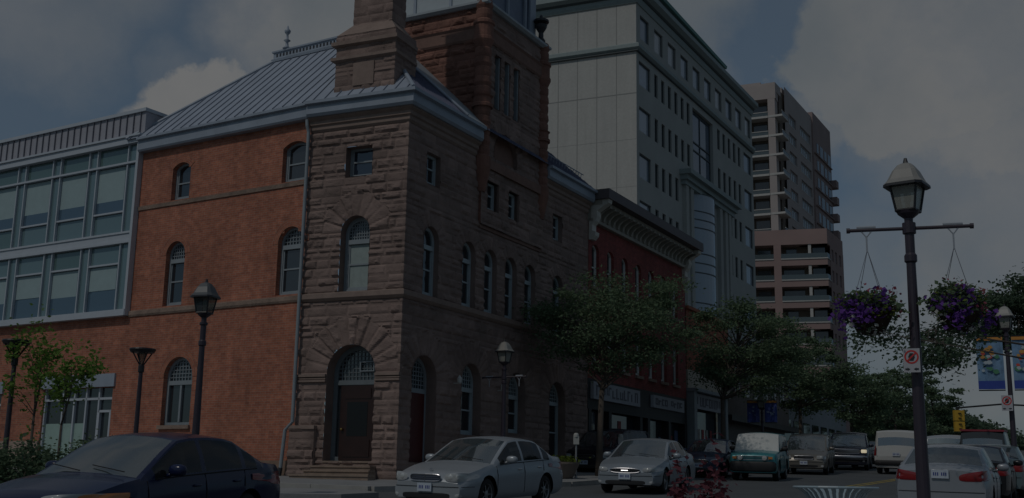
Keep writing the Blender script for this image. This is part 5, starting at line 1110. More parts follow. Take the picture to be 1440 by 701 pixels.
# litter bin of steel straps with a flared ring top
x, y, z = PXY(1175, 686, 9.6); gz = ground_z(x, y)+.13; hb = z-gz; t = thing('strap_litter_bin', 'round blue grey litter bin of upright metal straps with a flared top', 'litter bin', (x, y, gz)); m_bin = mat('pale blue grey painted steel', (.30, .38, .42), .35, var=.08)
q = MB(); n_ = 30
for k in range(n_):
    a = 2*math.pi*k/n_; da = .055
    pr = [(.19, .05), (.215, hb*.5), (.23, hb-.09), (.27, hb-.04), (.335, hb)]
    for (r0, z0), (r1, z1_) in zip(pr, pr[1:]):
        for dr in (0, -.008): q.face([((r0+dr)*math.cos(a-da), (r0+dr)*math.sin(a-da), z0), ((r0+dr)*math.cos(a+da), (r0+dr)*math.sin(a+da), z0), ((r1+dr)*math.cos(a+da*.8), (r1+dr)*math.sin(a+da*.8), z1_), ((r1+dr)*math.cos(a-da*.8), (r1+dr)*math.sin(a-da*.8), z1_)])
q.build('straps', m_bin, t)
q = MB()
for r_, z_, tr_ in ((.335, hb, .012), (.225, hb-.12, .01), (.19, .06, .012)): q.tube([(r_*math.cos(2*math.pi*k/28), r_*math.sin(2*math.pi*k/28), z_) for k in range(29)], tr_, 6, cap=False)
q.build('rings', m_bin, t)
q = MB(); q.lathe([(.16, .05), (.18, .5), (.19, hb-.1)], 20); q.build('liner', m_black, t)
# planter and its stake, parking meter
x, y, _ = PXY(790, 670, 36.2); gz = ground_z(x, y)+.13; t = thing('street_planter', 'round stone planter with yellow green plants on the pavement by the stone wall', 'planter', (x, y, gz))
q = MB(); q.lathe([(.32, 0), (.36, .05), (.48, .3), (.55, .44), (.55, .5), (.48, .5), (.46, .42)], 20); q.build('bowl', mat('brown concrete', (.16, .13, .11), .9, var=.15), t)
rng = np.random.default_rng(81); P = rng.normal(size=(900, 3))*np.array([.24, .24, .06]); P[:, 2] += .56; leaf_mesh('plants', P, .07, m_lime, t, rng=rng)
x, y, _ = PXY(809, 660, 37.0); gz = ground_z(x, y)+.13
def meter(px, Y, label):
    x, y, _ = PXY(px, 660, Y); gz = ground_z(x, y)+.13; t = thing('parking_meter', label, 'parking meter', (x, y, gz), 'parking meters'); q = MB(); q.lathe([(.06, 0), (.03, .05), (.03, 1.05)], 8); q.build('post', mat('galvanised post', (.3, .31, .32), .5, metal=.4, var=0), t)
    q = MB(); q.box(-.09, .09, -.06, .06, 1.05, 1.3); q.lathe([(.09, 1.28), (.085, 1.36), (.05, 1.41)], 10); q.build('meter_head', mat('pale meter head', (.42, .42, .40), .5, var=0), t)
meter(810, 36.9, 'thin grey parking meter by the planter against the stone wall'); meter(873, 41.5, 'grey parking meter by the kerb behind the second silver sedan')
# ================================================================== cars
m_carglass = glass_mat('car glass with painted sky reflection', (.10, .13, .145), .04, 1.0, alpha=.55); m_carglass.node_tree.nodes['Principled BSDF'].inputs['IOR'].default_value = 2.9; m_sideg = glass_mat('darker side glass', (.012, .017, .022), .04, .7, alpha=.5); m_rubber = mat('tyre rubber', (.018, .018, .018), .85, var=.1); m_rim = mat('alloy wheel', (.32, .33, .34), .35, metal=.7, var=0)  # windscreen base colour paled to stand in for reflected sky
m_cabin = mat('dark cabin trim', (.02, .02, .022), .9, var=.1); m_seat = mat('grey seat cloth', (.06, .06, .065), .9, var=.1); m_lamp = glass_mat('headlamp lens', (.45, .46, .46), .08, .8); m_reflector = mat('bright lamp reflector', (.62, .62, .60), .25, metal=.3, var=0); m_amber = mat('amber lens', (.55, .20, .05), .25, var=0, spec=.8)
m_lampon = mat('lit headlamp', (.9, .85, .7), .2, var=0, emit=((1.0, .85, .55), 1.6)); m_tail = mat('red tail lamp lens', (.24, .012, .015), .15, var=.1, vscale=9, spec=.8); m_platew = mat('white blue licence plate', (.50, .55, .62), .5, var=.05); m_chrome = mat('chrome trim', (.34, .34, .36), .28, metal=1, var=0)
m_plast = mat('black bumper plastic', (.018, .018, .02), .6, var=.1)
m_cover = mat('white windscreen sunshade', (.55, .56, .54), .6, var=.08)
def paint(name, col, metal=.35, rough=.3): return mat(name, col, rough, metal=metal, var=.03, coat=.25)
def superell(b_, c, r, e=.6, n=14, m_=10):
    i0 = len(b_.v)
    f = lambda v: math.copysign(abs(v)**e, v)
    for j in range(m_+1):
        ph = -math.pi/2+math.pi*j/m_
        for i in range(n): th = 2*math.pi*i/n; b_.v.append((c[0]+r[0]*f(math.cos(ph))*f(math.cos(th)), c[1]+r[1]*f(math.cos(ph))*f(math.sin(th)), c[2]+r[2]*f(math.sin(ph))))
    for j in range(m_):
        for i in range(n): b_.f.append((i0+j*n+i, i0+j*n+(i+1) % n, i0+(j+1)*n+(i+1) % n, i0+(j+1)*n+i)); b_.uv.append(None); b_.t.append(1.0)
def car(name, label, cat, px, Y, yaw, sp, pm, group='cars on the street', X=None, dz=0.0):
    """x = 0 front bumper .. L rear bumper; then centred and turned so that the front looks along -u(yaw) (towards the viewer) or along it (sp['away'])"""
    L, W, Hc = sp['L'], sp['W'], sp['H']; hw = W/2
    x_, y_, _ = PXY(px, 650, Y); gz = ground_z(x_, y_)+dz; t = thing(name, label, cat, (x_, y_, gz), group)
    ang = rad(yaw); dvec = Vector((math.sin(ang), math.cos(ang), .0447*math.cos(ang))).normalized(); sgn = -1 if sp.get('away') else 1
    ax = dvec*sgn; nz = Vector((0, -.0447, 1)).normalized(); ay = nz.cross(ax).normalized(); nz = ax.cross(ay)
    t.matrix_world = Matrix(((ax.x, ay.x, nz.x, x_), (ax.y, ay.y, nz.y, y_), (ax.z, ay.z, nz.z, gz), (0, 0, 0, 1)))
    pz = sp['prof']; xc, xt, xr, xd = sp['xc'], sp['xt'], sp['xr'], sp['xd']; xs0, xs1 = sp['side']; wh = sp['wheels']; rw_ = sp['wr']; zw = rw_; Ra = rw_+.06
    zc = lambda x: float(np.interp(x, [p[0] for p in pz], [p[1] for p in pz]))
    bl = sp['belt']; zbelt = lambda x: min(float(np.interp(x, [p[0] for p in bl], [p[1] for p in bl])), zc(x)-.05)
    nf, nr, af, ar = sp.get('nose', (.9, .6, .17, .10)); 
    def wd(x):
        k = 1.0
        if x < nf: k -= af*((nf-x)/nf)**2.4
        if x > L-nr: k -= ar*((x-L+nr)/nr)**2.4
        return hw*k
    def zb(x): return sp.get('zb', .20)+ .05*max(0, (1-x/.5))+.06*max(0, 1-(L-x)/.5)
    rr = sp.get('roofw', .74)
    def ye(x):
        w_ = wd(x); a = .93
        if x <= xc: k = a
        elif x < xt: s_ = (x-xc)/(xt-xc); k = a+(rr-a)*s_**.9
        elif x <= xr: k = rr
        elif x < xd: s_ = (x-xr)/(xd-xr); k = rr+(.90-rr)*s_**1.1
        else: k = .90
        return w_*k
    def ze(x):
        g = .045 if (x < xc or x > xd) else .06
        return max(zc(x)-g, zbelt(x)+.004)
    stn = set(np.round(np.arange(0, L+.001, .085), 4)) | {0, .015, .04, .08, .13, L-.015, L-.04, L-.08, L, xc, xt, xr, xd, xs0, xs1}
    for b2 in sp['pillars']: stn |= {b2-.045, b2+.045}
    for xw in wh: stn |= set(np.round(xw+np.linspace(-Ra-.04, Ra+.04, 22), 4))
    stn = sorted(s_ for s_ in stn if 0 <= s_ <= L); stn = [s_ for i, s_ in enumerate(stn) if i == 0 or s_-stn[i-1] > .006]
    sf = [0, .1, .2, .32, .44, .56, .68, .8, .91, 1.0]; gf = [.07, .5, .93, 1.0]; tf = [.08, .32, .62, 1.0]
    ym = lambda f: float(np.interp(f, [0, .12, .3, .5, .72, .8, .9, 1], [.90, .97, .99, .995, 1.0, .985, .975, .945]))
    rows = []
    for x in stn:
        w_ = wd(x); b0, b1 = zb(x), zbelt(x); pts = []
        for f in sf: pts.append([x, w_*ym(f), b0+(b1-b0)*f])
        y0, z0 = pts[-1][1], b1; y1, z1_ = ye(x), ze(x); 
        for g in gf: pts.append([x, min(y0, y0+(y1-y0)*g+.02*math.sin(math.pi*g)*(z1_-z0 > .1)), z0+(z1_-z0)*g])
        zz = zc(x)
        for s_ in tf: pts.append([x, y1*(1-s_), z1_+(zz-z1_)*(1-(1-s_)**2)])
        rows.append(pts)
    A = np.array(rows); ns, nk = A.shape[:2]
    # bowed screens: push the centre of windscreen and nose forward a little
    bow = sp.get('bow', .10)
    for i, x in enumerate(stn):
        k = 0
        if x < xt+.2: k = -bow*min(1, (xt+.2-x)/.5 if x > xc else 1)
        if x > xr-.2: k = bow*.7*min(1, (x-xr+.2)/.5)
        A[i, :, 0] += k*(1-(A[i, :, 1]/hw)**2)
    for xw in wh:
        d = np.hypot(A[:, :10, 0]-xw, A[:, :10, 2]-zw); near = (abs(d-Ra) < .045) | ((d < Ra) & (d > Ra-.07)); f = np.where(near, Ra/np.maximum(d, .01), 1)
        A[:, :10, 0] = xw+(A[:, :10, 0]-xw)*f; A[:, :10, 2] = zw+(A[:, :10, 2]-zw)*f
    V = []; off = L/2
    for i in range(ns):
        for k in range(nk): V.append((A[i, k, 0]-off, A[i, k, 1], A[i, k, 2]))
    n1_ = len(V)
    for i in range(ns):
        for k in range(nk): V.append((A[i, k, 0]-off, -A[i, k, 1], A[i, k, 2]))
    parts = {'body': []}
    for i in range(ns-1):
        xm = (stn[i]+stn[i+1])/2
        for k in range(nk-1):
            cls = 'body'; c = (A[i, k]+A[i+1, k]+A[i, k+1]+A[i+1, k+1])/4
            if k < 9 and any(math.hypot(c[0]-xw, c[2]-zw) < Ra for xw in wh): continue
            if k in (10, 11) and xs0 < xm < xs1:
                seg = sum(1 for p in sp['pillars'] if xm > p)
                cls = 'body' if any(abs(xm-p) < .045 for p in sp['pillars']) else 'side%d' % seg
            if (k >= 14 and xc+.02 < xm < xt-.02) or (sp.get('coverfront') and k >= 12 and xc-.01 < xm < xt+.35): cls = 'windscreen'
            if k >= 14 and xr+.03 < xm < xd-.04: cls = 'rear_window'
            a, b2, c2, d2 = i*nk+k, (i+1)*nk+k, (i+1)*nk+k+1, i*nk+k+1
            parts.setdefault(cls if not cls.startswith('side') else cls+'L', []).append((a, b2, c2, d2))
            parts.setdefault(cls if not cls.startswith('side') else cls+'R', []).append((n1_+a, n1_+d2, n1_+c2, n1_+b2))
    for i in (0, ns-1):                    # bowed end faces, as a grid
        bw = -bow if i == 0 else bow*.7; NJ = 18; x0_ = stn[i]; lv = []
        for k in range(14):
            yk, zk = A[i, k, 1], A[i, k, 2]; row_ = [i*nk+k]
            for j in range(1, NJ):
                y = yk*(1-2*j/NJ); row_.append(len(V)); V.append((x0_+bw*(1-(y/hw)**2)-off, y, zk))
            row_.append(n1_+i*nk+k); lv.append(row_)
        yk = A[i, 13, 1]; row_ = [i*nk+13]
        for j in range(1, NJ):
            y = yk*(1-2*j/NJ); zt_ = float(np.interp(abs(y), A[i, 13:, 1][::-1], A[i, 13:, 2][::-1])); row_.append(len(V)); V.append((x0_+bw*(1-(y/hw)**2)-off, y, zt_))
        row_.append(n1_+i*nk+13); lv.append(row_)
        for r0, r1 in zip(lv, lv[1:]):
            for j in range(NJ): parts['body'].append((r0[j], r0[j+1], r1[j+1], r1[j]))
    def emit(nm, faces, m, smooth=True):
        used = sorted({v for f in faces for v in f}); mp = {v: j for j, v in enumerate(used)}; me = bpy.data.meshes.new(nm); me.from_pydata([V[v] for v in used], [], [tuple(mp[v] for v in f) for f in faces])
        bm = bmesh.new(); bm.from_mesh(me); bmesh.ops.remove_doubles(bm, verts=bm.verts, dist=.0008); bmesh.ops.recalc_face_normals(bm, faces=bm.faces)
        for e_ in bm.edges:
            if len(e_.link_faces) == 2 and e_.calc_face_angle(0) > rad(42): e_.smooth = False
        bm.to_mesh(me); bm.free(); me.materials.append(m); me.polygons.foreach_set('use_smooth', [smooth]*len(me.polygons)); o = bpy.data.objects.new(nm, me); return link(o, t)
    for k_, fs in parts.items():
        if k_ == 'body': emit('body', fs, pm)
        elif k_.startswith('side'): emit('side_window', fs, sp.get('sideglass', m_sideg))
        else: emit(k_, fs, m_cover if (k_ == 'windscreen' and sp.get('coverfront')) else m_carglass)
    xs_s = np.linspace(0, .9, 181)
    def surf(y, z, rear=False):
        """x of the outer skin at a given lateral position and height, at the nose or the tail"""
        for x in xs_s:
            X_ = L-x if rear else x; f = max(0, min(1, (z-zb(X_))/(zbelt(X_)-zb(X_)+1e-6)))
            if wd(X_)*ym(f) >= abs(y): break
        else: x = .9; X_ = L-x if rear else x
        return X_+(bow*.7 if rear else -bow)*(1-(y/hw)**2)*(1 if x < .6 else .5)
    def patch(nm, m, cy, cz, ry, rz, e=.6, shear=0, taper=0, rear=False, parent=None, off_=.010, nr_=5, nt_=28):
        b_ = MB(); sg_ = 1 if rear else -1; f_ = lambda v: math.copysign(abs(v)**e, v); idx = []
        for r_ in range(nr_+1):
            row_ = []
            for j in range(nt_):
                th = 2*math.pi*j/nt_; a = f_(math.cos(th))*r_/nr_; b2 = f_(math.sin(th))*r_/nr_
                y = cy+ry*a; z = cz+rz*b2*(1+taper*a*(1 if cy > 0 else -1))+shear*a*ry*(1 if cy > 0 else -1); y = max(-hw*.992, min(hw*.992, y))
                row_.append(len(b_.v)); b_.v.append((surf(y, z, rear)+sg_*off_*(1-.6*(r_/nr_)**4)-off, y*(1+.004), z))
            idx.append(row_)
        for r0, r1 in zip(idx, idx[1:]):
            for j in range(nt_): b_.f.append((r0[j], r0[(j+1) % nt_], r1[(j+1) % nt_], r1[j])); b_.uv.append(None); b_.t.append(1)
        return b_.build(nm, m, parent or t, smooth=True)
    Q = lambda x, y, z: (x-off, y, z)
    def bx(b_, x0, x1, y0, y1, z0, z1): b_.box(x0-off, x1-off, y0, y1, z0, z1)
    b_ = MB(); bx(b_, .35, L-.3, -hw*.93+.1, hw*.93-.1, zb(1), zb(1)+.12); bx(b_, .9, L-.45, -hw+.26, hw-.26, zb(1)+.1, zbelt(L/2)-.12)
    bx(b_, xc-.1, xc+.35, -hw+.2, hw-.2, .5, zbelt(xc+.3)-.0); b_.build('cabin', m_cabin, t)
    if Y < 60:
        for sy in (-1, 1):
            for xs_ in ((xc+xt)/2+.75, min(xd-.45, (xc+xt)/2+1.75)):
                b_ = MB(); superell(b_, Q(xs_, sy*.37, zbelt(L/2)-.12), (.11, .24, .30)); superell(b_, Q(xs_+.05, sy*.37, zbelt(L/2)+.24), (.06, .13, .10), .8); b_.build('seat', m_seat, t, smooth=True)
        b_ = MB(); b_.tube([Q(xc+.55+.18*math.cos(a)*.4, -.37+.18*math.sin(a)*sp.get('drv', -1)*-1, zbelt(xc+.5)+.0+.17*math.cos(a)) for a in [2*math.pi*j/14 for j in range(15)]], .014, 6, cap=False); b_.build('steering_wheel', m_cabin, t)
    # wheels
    for xw in wh:
        for sy in (-1, 1):
            yo = sy*(wd(xw)-.03); b_ = MB(); prof = [(rw_*.66, 0), (rw_*.9, .0), (rw_*.985, .03), (rw_, .08), (rw_, .14), (rw_*.97, .2), (rw_*.6, .21)]
            n_ = 28; rings = []
            for r_, d_ in prof:
                i0 = len(b_.v); rings.append(i0)
                for j in range(n_): a = 2*math.pi*j/n_; b_.v.append((xw-off+r_*math.cos(a), yo-sy*d_, zw+r_*math.sin(a)))
            for a, c2 in zip(rings, rings[1:]):
                for j in range(n_): b_.f.append((a+j, a+(j+1) % n_, c2+(j+1) % n_, c2+j)); b_.uv.append(None); b_.t.append(1)
            wo = b_.build('wheel', m_rubber, t, smooth=True)
            b_ = MB(); nsx = sp.get('spokes', 5)
            for s_ in range(nsx):
                a0 = 2*math.pi*s_/nsx; wds = .30 if nsx < 7 else .16
                P4 = [(.05, -wds*1.8), (rw_*.64, -wds*.55), (rw_*.64, wds*.55), (.05, wds*1.8)]
                b_.face([(xw-off+r_*math.cos(a0+d_), yo-sy*.035, zw+r_*math.sin(a0+d_)) for r_, d_ in P4])
            for rr_, dd in (((rw_*.62, .02), (rw_*.68, .005)), ((rw_*.62, .02), (rw_*.6, .12)), ((0.0, .02), (.075, .03))):
                for j in range(n_):
                    a, a2 = 2*math.pi*j/n_, 2*math.pi*(j+1)/n_
                    b_.face([(xw-off+rr_[0]*math.cos(a), yo-sy*rr_[1], zw+rr_[0]*math.sin(a)), (xw-off+rr_[0]*math.cos(a2), yo-sy*rr_[1], zw+rr_[0]*math.sin(a2)), (xw-off+dd[0]*math.cos(a2), yo-sy*dd[1], zw+dd[0]*math.sin(a2)), (xw-off+dd[0]*math.cos(a), yo-sy*dd[1], zw+dd[0]*math.sin(a))])
            b_.build('rim', m_rim, wo)
            b_ = MB(); b_.face([(xw-off+Ra*1.02*math.cos(2*math.pi*j/20), yo-sy*.16, zw+Ra*1.02*math.sin(2*math.pi*j/20)) for j in range(20) if math.sin(2*math.pi*j/20) > -.75]); b_.build('wheel_well', m_cabin, t)
    # mirrors
    for sy in (-1, 1):
        b_ = MB(); superell(b_, Q(xc+.52, sy*(hw*.96+.12), zbelt(xc+.5)+.10), (.075, .12, .075), .8); b_.tube([Q(xc+.5, sy*(hw*.9), zbelt(xc+.5)+.02), Q(xc+.52, sy*(hw*.96+.06), zbelt(xc+.5)+.06)], .025, 6); b_.build('wing_mirror', sp.get('mirror', pm), t, smooth=True)
    # door seams and handles
    def ys(x, z): f = max(0, min(1, (z-zb(x))/(zbelt(x)-zb(x)))); return wd(x)*ym(f)+.002
    def bo(x): return A[0, 0, 0]*0
    if Y < 62:
        for sy in (-1, 1):
            b_ = MB()
            for xd_ in sp['seams']:
                zs_ = np.linspace(zb(xd_)+.1, zbelt(xd_), 7); pts = [Q(xd_+(.0 if xd_ != sp['seams'][-1] else .12*max(0, (z-.5))), sy*ys(xd_, z), z) for z in zs_ if all(math.hypot(xd_-xw, z-zw) > Ra for xw in wh)]
                if len(pts) > 1: b_.tube(pts, .006, 4)
            b_.tube([Q(x, sy*(ys(x, zbelt(x)-.0)+.002), zbelt(x)+.005) for x in np.linspace(xs0, xs1, 10)], .009, 4)
            b_.build('door_seam', m_cabin, t)
            for xh in sp['handles']: b_ = MB(); superell(b_, Q(xh, sy*(ys(xh, zbelt(xh)-.13)+.012), zbelt(xh)-.13), (.09, .015, .016), .7, 10, 6); b_.build('door_handle', sp.get('handlem', pm), t, smooth=True)
    # front
    zl = sp['zl']; lr = sp['lamp']
    for sy in (-1, 1):
        hl = patch('headlight', sp.get('lampm', m_lamp), sy*lr[0], zl, lr[1], lr[2], lr[3], shear=lr[4], taper=lr[5], off_=.014)
        if lr[6]:
            for q_, rq in lr[6]: patch('reflector', m_reflector, sy*(lr[0]+q_), zl+lr[4]*q_, rq, rq, 1, parent=hl, off_=.022, nr_=3, nt_=16)
        if sp.get('amber'): patch('indicator', m_amber, sy*(lr[0]+lr[1]*.9), zl+.01, lr[1]*.34, lr[2]*.8, .6, off_=.020)
        tl = sp['tail']; patch('tail_light', m_tail, sy*tl[0], tl[1], tl[2], tl[3], tl[4], shear=tl[5], taper=tl[6], rear=True, off_=.016)
    g = sp['grille']; gr = patch('grille', sp.get('grillem', m_plast), 0, (g[1]+g[2])/2, g[0], (g[2]-g[1])/2, g[4], off_=.010)
    b_ = MB()
    for k in range(g[3]):
        zz = g[1]+(g[2]-g[1])*(k+.5)/g[3]; b_.tube([(surf(y, zz)-.014-off, y, zz) for y in np.linspace(-g[0]*.93, g[0]*.93, 9)], .006, 4)
    ring = [2*math.pi*j/28 for j in range(29)]; f_ = lambda v: math.copysign(abs(v)**g[4], v)
    b_.tube([(surf(g[0]*f_(math.cos(a)), (g[1]+g[2])/2+(g[2]-g[1])/2*f_(math.sin(a)))-.012-off, g[0]*f_(math.cos(a)), (g[1]+g[2])/2+(g[2]-g[1])/2*f_(math.sin(a))) for a in ring], .012, 5, cap=False)
    if sp.get('vbar'): b_.tube([(surf(0, z)-.016-off, 0, z) for z in np.linspace(g[1], g[2], 4)], .010, 5)
    if sp.get('badge'): b_.tube([(surf(-.09, (g[1]+g[2])/2)-.02-off, -.09, (g[1]+g[2])/2), (surf(.09, (g[1]+g[2])/2)-.02-off, .09, (g[1]+g[2])/2)], .016, 5)
    b_.build('grille_bars', m_chrome, gr)
    patch('lower_intake', m_plast, 0, sp['zint'], hw*.60, .055, .45, off_=.006)
    for sy in (-1, 1): patch('fog_lamp', m_lamp, sy*hw*.78, sp['zint']+.01, .06, .035, .9, off_=.008, nr_=2, nt_=14)
    b_ = MB(); zz = sp['zint']+.17; b_.tube([(surf(y, zz)-.004-off, y, zz) for y in np.linspace(-hw*.95, hw*.95, 25)], .007, 4); b_.tube([(surf(y, zz+.08, True)+.004-off, y, zz+.08) for y in np.linspace(-hw*.95, hw*.95, 25)], .007, 4); b_.build('bumper_seam', m_cabin, t)
    for face, xx, zp in ((0, -bow-.035, sp['zp'][0]), (1, L+bow*.7+.02, sp['zp'][1])):
        b_ = MB(); bx(b_, xx-.006, xx+.02, -.155, .155, zp, zp+.155); po = b_.build('licence_plate', m_platew, t)
        b_ = MB()
        for k in range(7):
            if k != 3: xq = xx-.009 if face == 0 else xx+.021; bx(b_, xq, xq+.003, -.12+k*.036, -.12+k*.036+.02, zp+.05, zp+.11)
        b_.build('plate_characters', mat('blue plate ink', (.04, .06, .25), .6, var=0), po)
    if sp.get('bumper'):
        for x0, x1 in ((-bow-.06, .35), (L-.3, L+bow*.7+.06)): b_ = MB(); superell(b_, Q((x0+x1)/2, 0, sp['bumper'][0]), ((x1-x0)/2, hw*.97, sp['bumper'][1]), .35); b_.build('bumper', sp['bumper'][2], t, smooth=True)
    # wipers
    b_ = MB()
    for y0, y1 in ((.05, .55), (-.6, -.05)): b_.tube([Q(xc+.01-bow*.8, y0, zc(xc)+.03), Q(xc+.12-bow*.8, y1, zc(xc+.12)+.035)], .008, 4)
    if not sp.get('coverfront'): b_.build('wiper', m_cabin, t)
    if sp.get('extra'): sp['extra'](t, Q, bx, zc, zbelt)
    return t

def sedan(**k):
    d = dict(L=4.55, W=1.75, H=1.43, prof=[(0, .58), (.06, .66), (.25, .76), (.8, .88), (1.15, .93), (2.05, 1.385), (2.3, 1.42), (2.7, 1.43), (3.1, 1.41), (3.3, 1.375), (3.95, 1.06), (4.35, 1.03), (4.5, .96), (4.55, .80)],
        belt=[(0, .5), (.3, .68), (1.0, .84), (2, .89), (3.6, .94), (4.2, .95), (4.55, .75)], xc=1.15, xt=2.08, xr=3.28, xd=3.95, side=(1.42, 3.72), pillars=(2.45, 3.40), wheels=(.88, 3.52), wr=.31,
        seams=(1.25, 2.46, 3.35), handles=(2.25, 3.18), zl=.63, lamp=(.645, .215, .065, .6, .06, .12, ((-.06, .045), (.06, .045))), tail=(.66, .80, .20, .095, .6, .0, .1), grille=(.36, .55, .66, 3, .5), zint=.30, zp=(.38, .72), amber=False)
    d.update(k); return d
def box_car(**k):
    d = dict(L=4.7, W=1.85, H=1.75, prof=[(0, .62), (.06, .78), (.3, .95), (.95, 1.08), (1.75, 1.62), (2.0, 1.70), (2.6, 1.75), (4.2, 1.72), (4.4, 1.66), (4.62, 1.1), (4.7, .8)],
        belt=[(0, .55), (.3, .84), (1.0, .98), (4.4, 1.05), (4.7, .78)], xc=.95, xt=1.80, xr=4.38, xd=4.62, side=(1.2, 4.25), pillars=(2.15, 3.2), wheels=(.85, 3.7), wr=.34,
        seams=(1.1, 2.15, 3.2), handles=(1.95, 3.0), zl=.72, lamp=(.70, .18, .075, .5, .0, .0, ((0, .055),)), tail=(.84, 1.0, .08, .2, .4, .0, .0), grille=(.40, .64, .78, 3, .4), zint=.36, zp=(.42, .8), roofw=.82, nose=(.8, .5, .14, .06), zb=.24)
    d.update(k); return d
# dark blue sedan, nearest, cut by the lower left edge
p_navy = mat('dark navy gloss paint', (.010, .016, .055), .22, var=.03, coat=.12, spec=.35)
car('sedan_car', 'dark navy blue sedan with amber corner lamps, the nearest and largest car', 'car', 202, 15.2, 19, sedan(L=4.45, W=1.70, amber=True, zl=.67, lamp=(.60, .21, .07, .6, .05, .1, ((-.05, .05),)), spokes=7), p_navy)
def merc_star(t, Q, bx, zc, zb_):
    b_ = MB(); b_.tube([Q(.12+.03*0, .035*math.cos(a), zc(.18)+.05+.035*math.sin(a)) for a in [2*math.pi*j/12 for j in range(13)]], .004, 4, cap=False); b_.tube([Q(.12, 0, zc(.14)-.02), Q(.12, 0, zc(.18)+.085)], .004, 4); b_.build('bonnet_emblem', m_chrome, t)
p_silver = paint('silver metallic paint', (.36, .385, .41), .25, .35)
car('sedan_car', 'silver sedan with twin oval headlamps and chrome grille, crossing in front of the stone building', 'car', 681, 24.3, 27, sedan(L=4.53, W=1.73, H=1.43, vbar=True, lamp=(.62, .215, .085, .85, .02, .0, ((-.085, .06), (.075, .07))), grille=(.33, .57, .70, 4, .45), grillem=mat('blue grey grille mesh', (.06, .07, .11), .4, var=0), extra=merc_star, spokes=7, zl=.65), p_silver)
p_pewter = paint('pewter grey metallic paint', (.27, .30, .33), .25, .35)
car('sedan_car', 'grey silver sedan with an oval chrome grille, second along the street', 'car', 912, 32.2, 21, sedan(L=4.85, W=1.76, H=1.41, lamp=(.66, .20, .06, .6, .03, .05, ((-.06, .042), (.06, .042))), badge=True, grille=(.40, .54, .66, 2, .8), zint=.30, wr=.32), p_pewter)
def tracker(t, Q, bx, zc, zb_):
    for sy in (-1, 1):
        b_ = MB(); b_.lathe([(.0, -.02), (.085, -.02), (.085, .02), (0, .03)], 14); 
        b_.v = [Q(-.10-v[2], v[0]+sy*.42, v[1]+.80) for v in b_.v]; b_.build('round_headlight', m_lamp, t)
        b_ = MB(); bx(b_, -.09, -.06, sy*.62-.07, sy*.62+.07, .76, .84); b_.build('indicator', m_amber, t)
p_teal = paint('teal paint', (.03, .20, .22), .2, .35)
tr_sp = box_car(L=3.9, W=1.68, H=1.68, prof=[(0, .70), (.05, .92), (.2, .99), (.95, 1.05), (1.0, 1.06), (1.4, 1.60), (1.55, 1.66), (2.2, 1.69), (3.5, 1.67), (3.7, 1.62), (3.86, 1.1), (3.9, .8)], belt=[(0, .62), (.2, .93), (1, 1.0), (3.7, 1.04), (3.9, .75)],
    xc=1.0, xt=1.46, xr=3.68, xd=3.86, side=(1.18, 3.5), pillars=(2.05, 2.9), wheels=(.72, 2.95), wr=.35, seams=(1.05, 2.05), handles=(1.9,), zl=.80, lamp=(.62, .001, .001, .5, .0, .0, ()), grille=(.60, .73, .86, 1, .3), zint=.5, zp=(.50, .7), roofw=.86, grillem=mat('teal grille', (.03, .14, .16), .4, var=0), nose=(.4, .3, .05, .04), bow=.05,
    bumper=(.50, .19, m_plast), coverfront=True, extra=tracker, reflector=False, mirror=m_plast)
car('small_jeep', 'small teal jeep with a pale top and a pale covered windscreen', 'car', 1069, 42.2, 20, tr_sp, p_teal)
def sunshade(t, Q, bx, zc, zb_):
    pass
p_taupe = paint('taupe metallic paint', (.20, .185, .165), .45, .38)
car('minivan', 'taupe minivan with one lamp catching the light, behind the teal jeep', 'car', 1138, 50.5, 20, box_car(L=4.75, W=1.9, H=1.72, prof=[(0, .60), (.06, .74), (.3, .86), (.9, 1.02), (1.95, 1.60), (2.2, 1.67), (2.8, 1.72), (4.2, 1.69), (4.4, 1.62), (4.65, 1.05), (4.75, .8)], xc=.9, xt=1.98, side=(1.2, 4.2), wr=.33, lampm=m_lamp), p_taupe)
p_black = paint('black blue paint', (.012, .014, .028), .2, .25)
car('pickup_truck', 'dark blue black pickup truck with lit headlamps, behind the taupe minivan', 'pickup truck', 1196, 58.5, 20, box_car(L=5.3, W=1.98, H=1.86, prof=[(0, .75), (.05, 1.02), (.2, 1.10), (1.3, 1.18), (1.9, 1.75), (2.1, 1.82), (2.6, 1.86), (3.4, 1.83), (3.55, 1.75), (3.75, 1.2), (5.1, 1.18), (5.25, 1.1), (5.3, .8)], belt=[(0, .65), (.2, 1.0), (1.3, 1.1), (5.1, 1.12), (5.3, .75)], xc=1.3, xt=1.95, xr=3.52, xd=3.75, side=(1.5, 3.45), pillars=(2.5,), wheels=(.95, 4.3), wr=.39, zl=.93, lamp=(.79, .13, .08, .35, .0, .0, ()), lampm=m_lampon, grille=(.60, .82, 1.02, 2, .3), grillem=m_chrome, bumper=(.62, .12, m_chrome), zp=(.58, .7), zint=.45, reflector=False, bow=.06, nose=(.5, .4, .06, .04)), p_black)
car('small_car', 'small dark car tucked behind the dark pickup truck, its side in the shade', 'car', 1222, 63, 20, sedan(L=4.2, H=1.45), paint('dark brown paint', (.04, .032, .03)))
p_white = paint('off white paint', (.46, .46, .45), 0, .4)
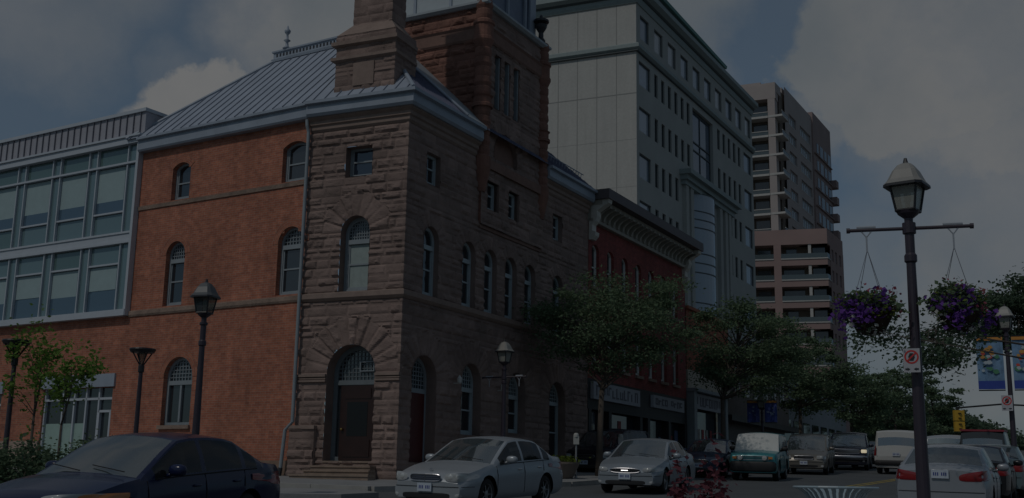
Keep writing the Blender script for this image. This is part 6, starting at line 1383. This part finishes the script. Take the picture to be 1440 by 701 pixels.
car('van', 'pale grey van seen from behind, left of the tall lamp post', 'van', 1268, 53, 24, box_car(away=True, L=4.9, W=1.95, H=1.95, prof=[(0, .7), (.06, .85), (.3, 1.0), (.9, 1.15), (1.7, 1.82), (2.0, 1.9), (2.6, 1.95), (4.6, 1.93), (4.72, 1.86), (4.84, 1.15), (4.9, .8)], belt=[(0, .6), (.3, .9), (1, 1.08), (4.6, 1.15), (4.9, .8)], xc=.9, xt=1.75, xr=4.72, xd=4.85, side=(1.2, 4.4), pillars=(2.2, 3.3), tail=(.90, 1.02, .06, .22, .4, .0, .0), roofw=.86, bumper=(.5, .12, m_plast)), p_white)
p_sil2 = paint('bright silver paint', (.31, .33, .36), .25, .35)
car('sedan_car', 'silver sedan seen from behind with large red tail lamps, behind the tall lamp post', 'car', 1336, 24.0, 26, sedan(away=True, L=4.5, W=1.75, H=1.435, tail=(.60, .84, .27, .088, .55, .10, .25), zp=(.38, .80), spokes=8), p_sil2)
car('hatchback_car', 'black car parked just ahead of the silver sedan with large red tail lamps', 'car', 1372, 29.6, 26, sedan(away=True, L=4.3, H=1.42), paint('black paint', (.01, .01, .012), .1))
car('sedan_car', 'grey blue car seen from behind, parked ahead of the black car', 'car', 1398, 33.5, 26, sedan(away=True, L=4.3, H=1.44), paint('grey blue paint', (.16, .22, .24), .4))
car('estate_car', 'silver roofed car farther up the right side, left of the red roofed van', 'car', 1338, 48, 26, box_car(away=True, L=4.5, H=1.62), p_silver)
car('van', 'dark van with a red roof edge farther up the right side of the street', 'van', 1388, 46, 26, box_car(away=True, L=4.9, H=1.95, prof=[(0, .7), (.06, .85), (.3, 1.0), (.9, 1.15), (1.7, 1.82), (2.0, 1.9), (2.6, 1.93), (4.6, 1.93), (4.72, 1.86), (4.84, 1.15), (4.9, .8)], xc=.9, xt=1.75, xr=4.72, xd=4.85, extra=lambda t, Q, bx, zc, zb_: [ (lambda b_: (bx(b_, 2.0, 4.76, -.78, .78, 1.88, 1.95), b_.build('red_roof_panel', mat('red roof paint', (.26, .03, .05), .5, var=.05), t)))(MB()) ]), paint('dark grey paint', (.05, .055, .06)))
car('suv_car', 'dark sport utility car parked at the kerb in front of the red brick shops', 'car', 858, 44.5, 28, box_car(H=1.66), p_black)
car('small_car', 'small dark blue car between the second silver sedan and the teal jeep', 'car', 1000, 44.5, 22, sedan(L=4.2, H=1.42), paint('mid blue paint', (.03, .05, .10), .3))
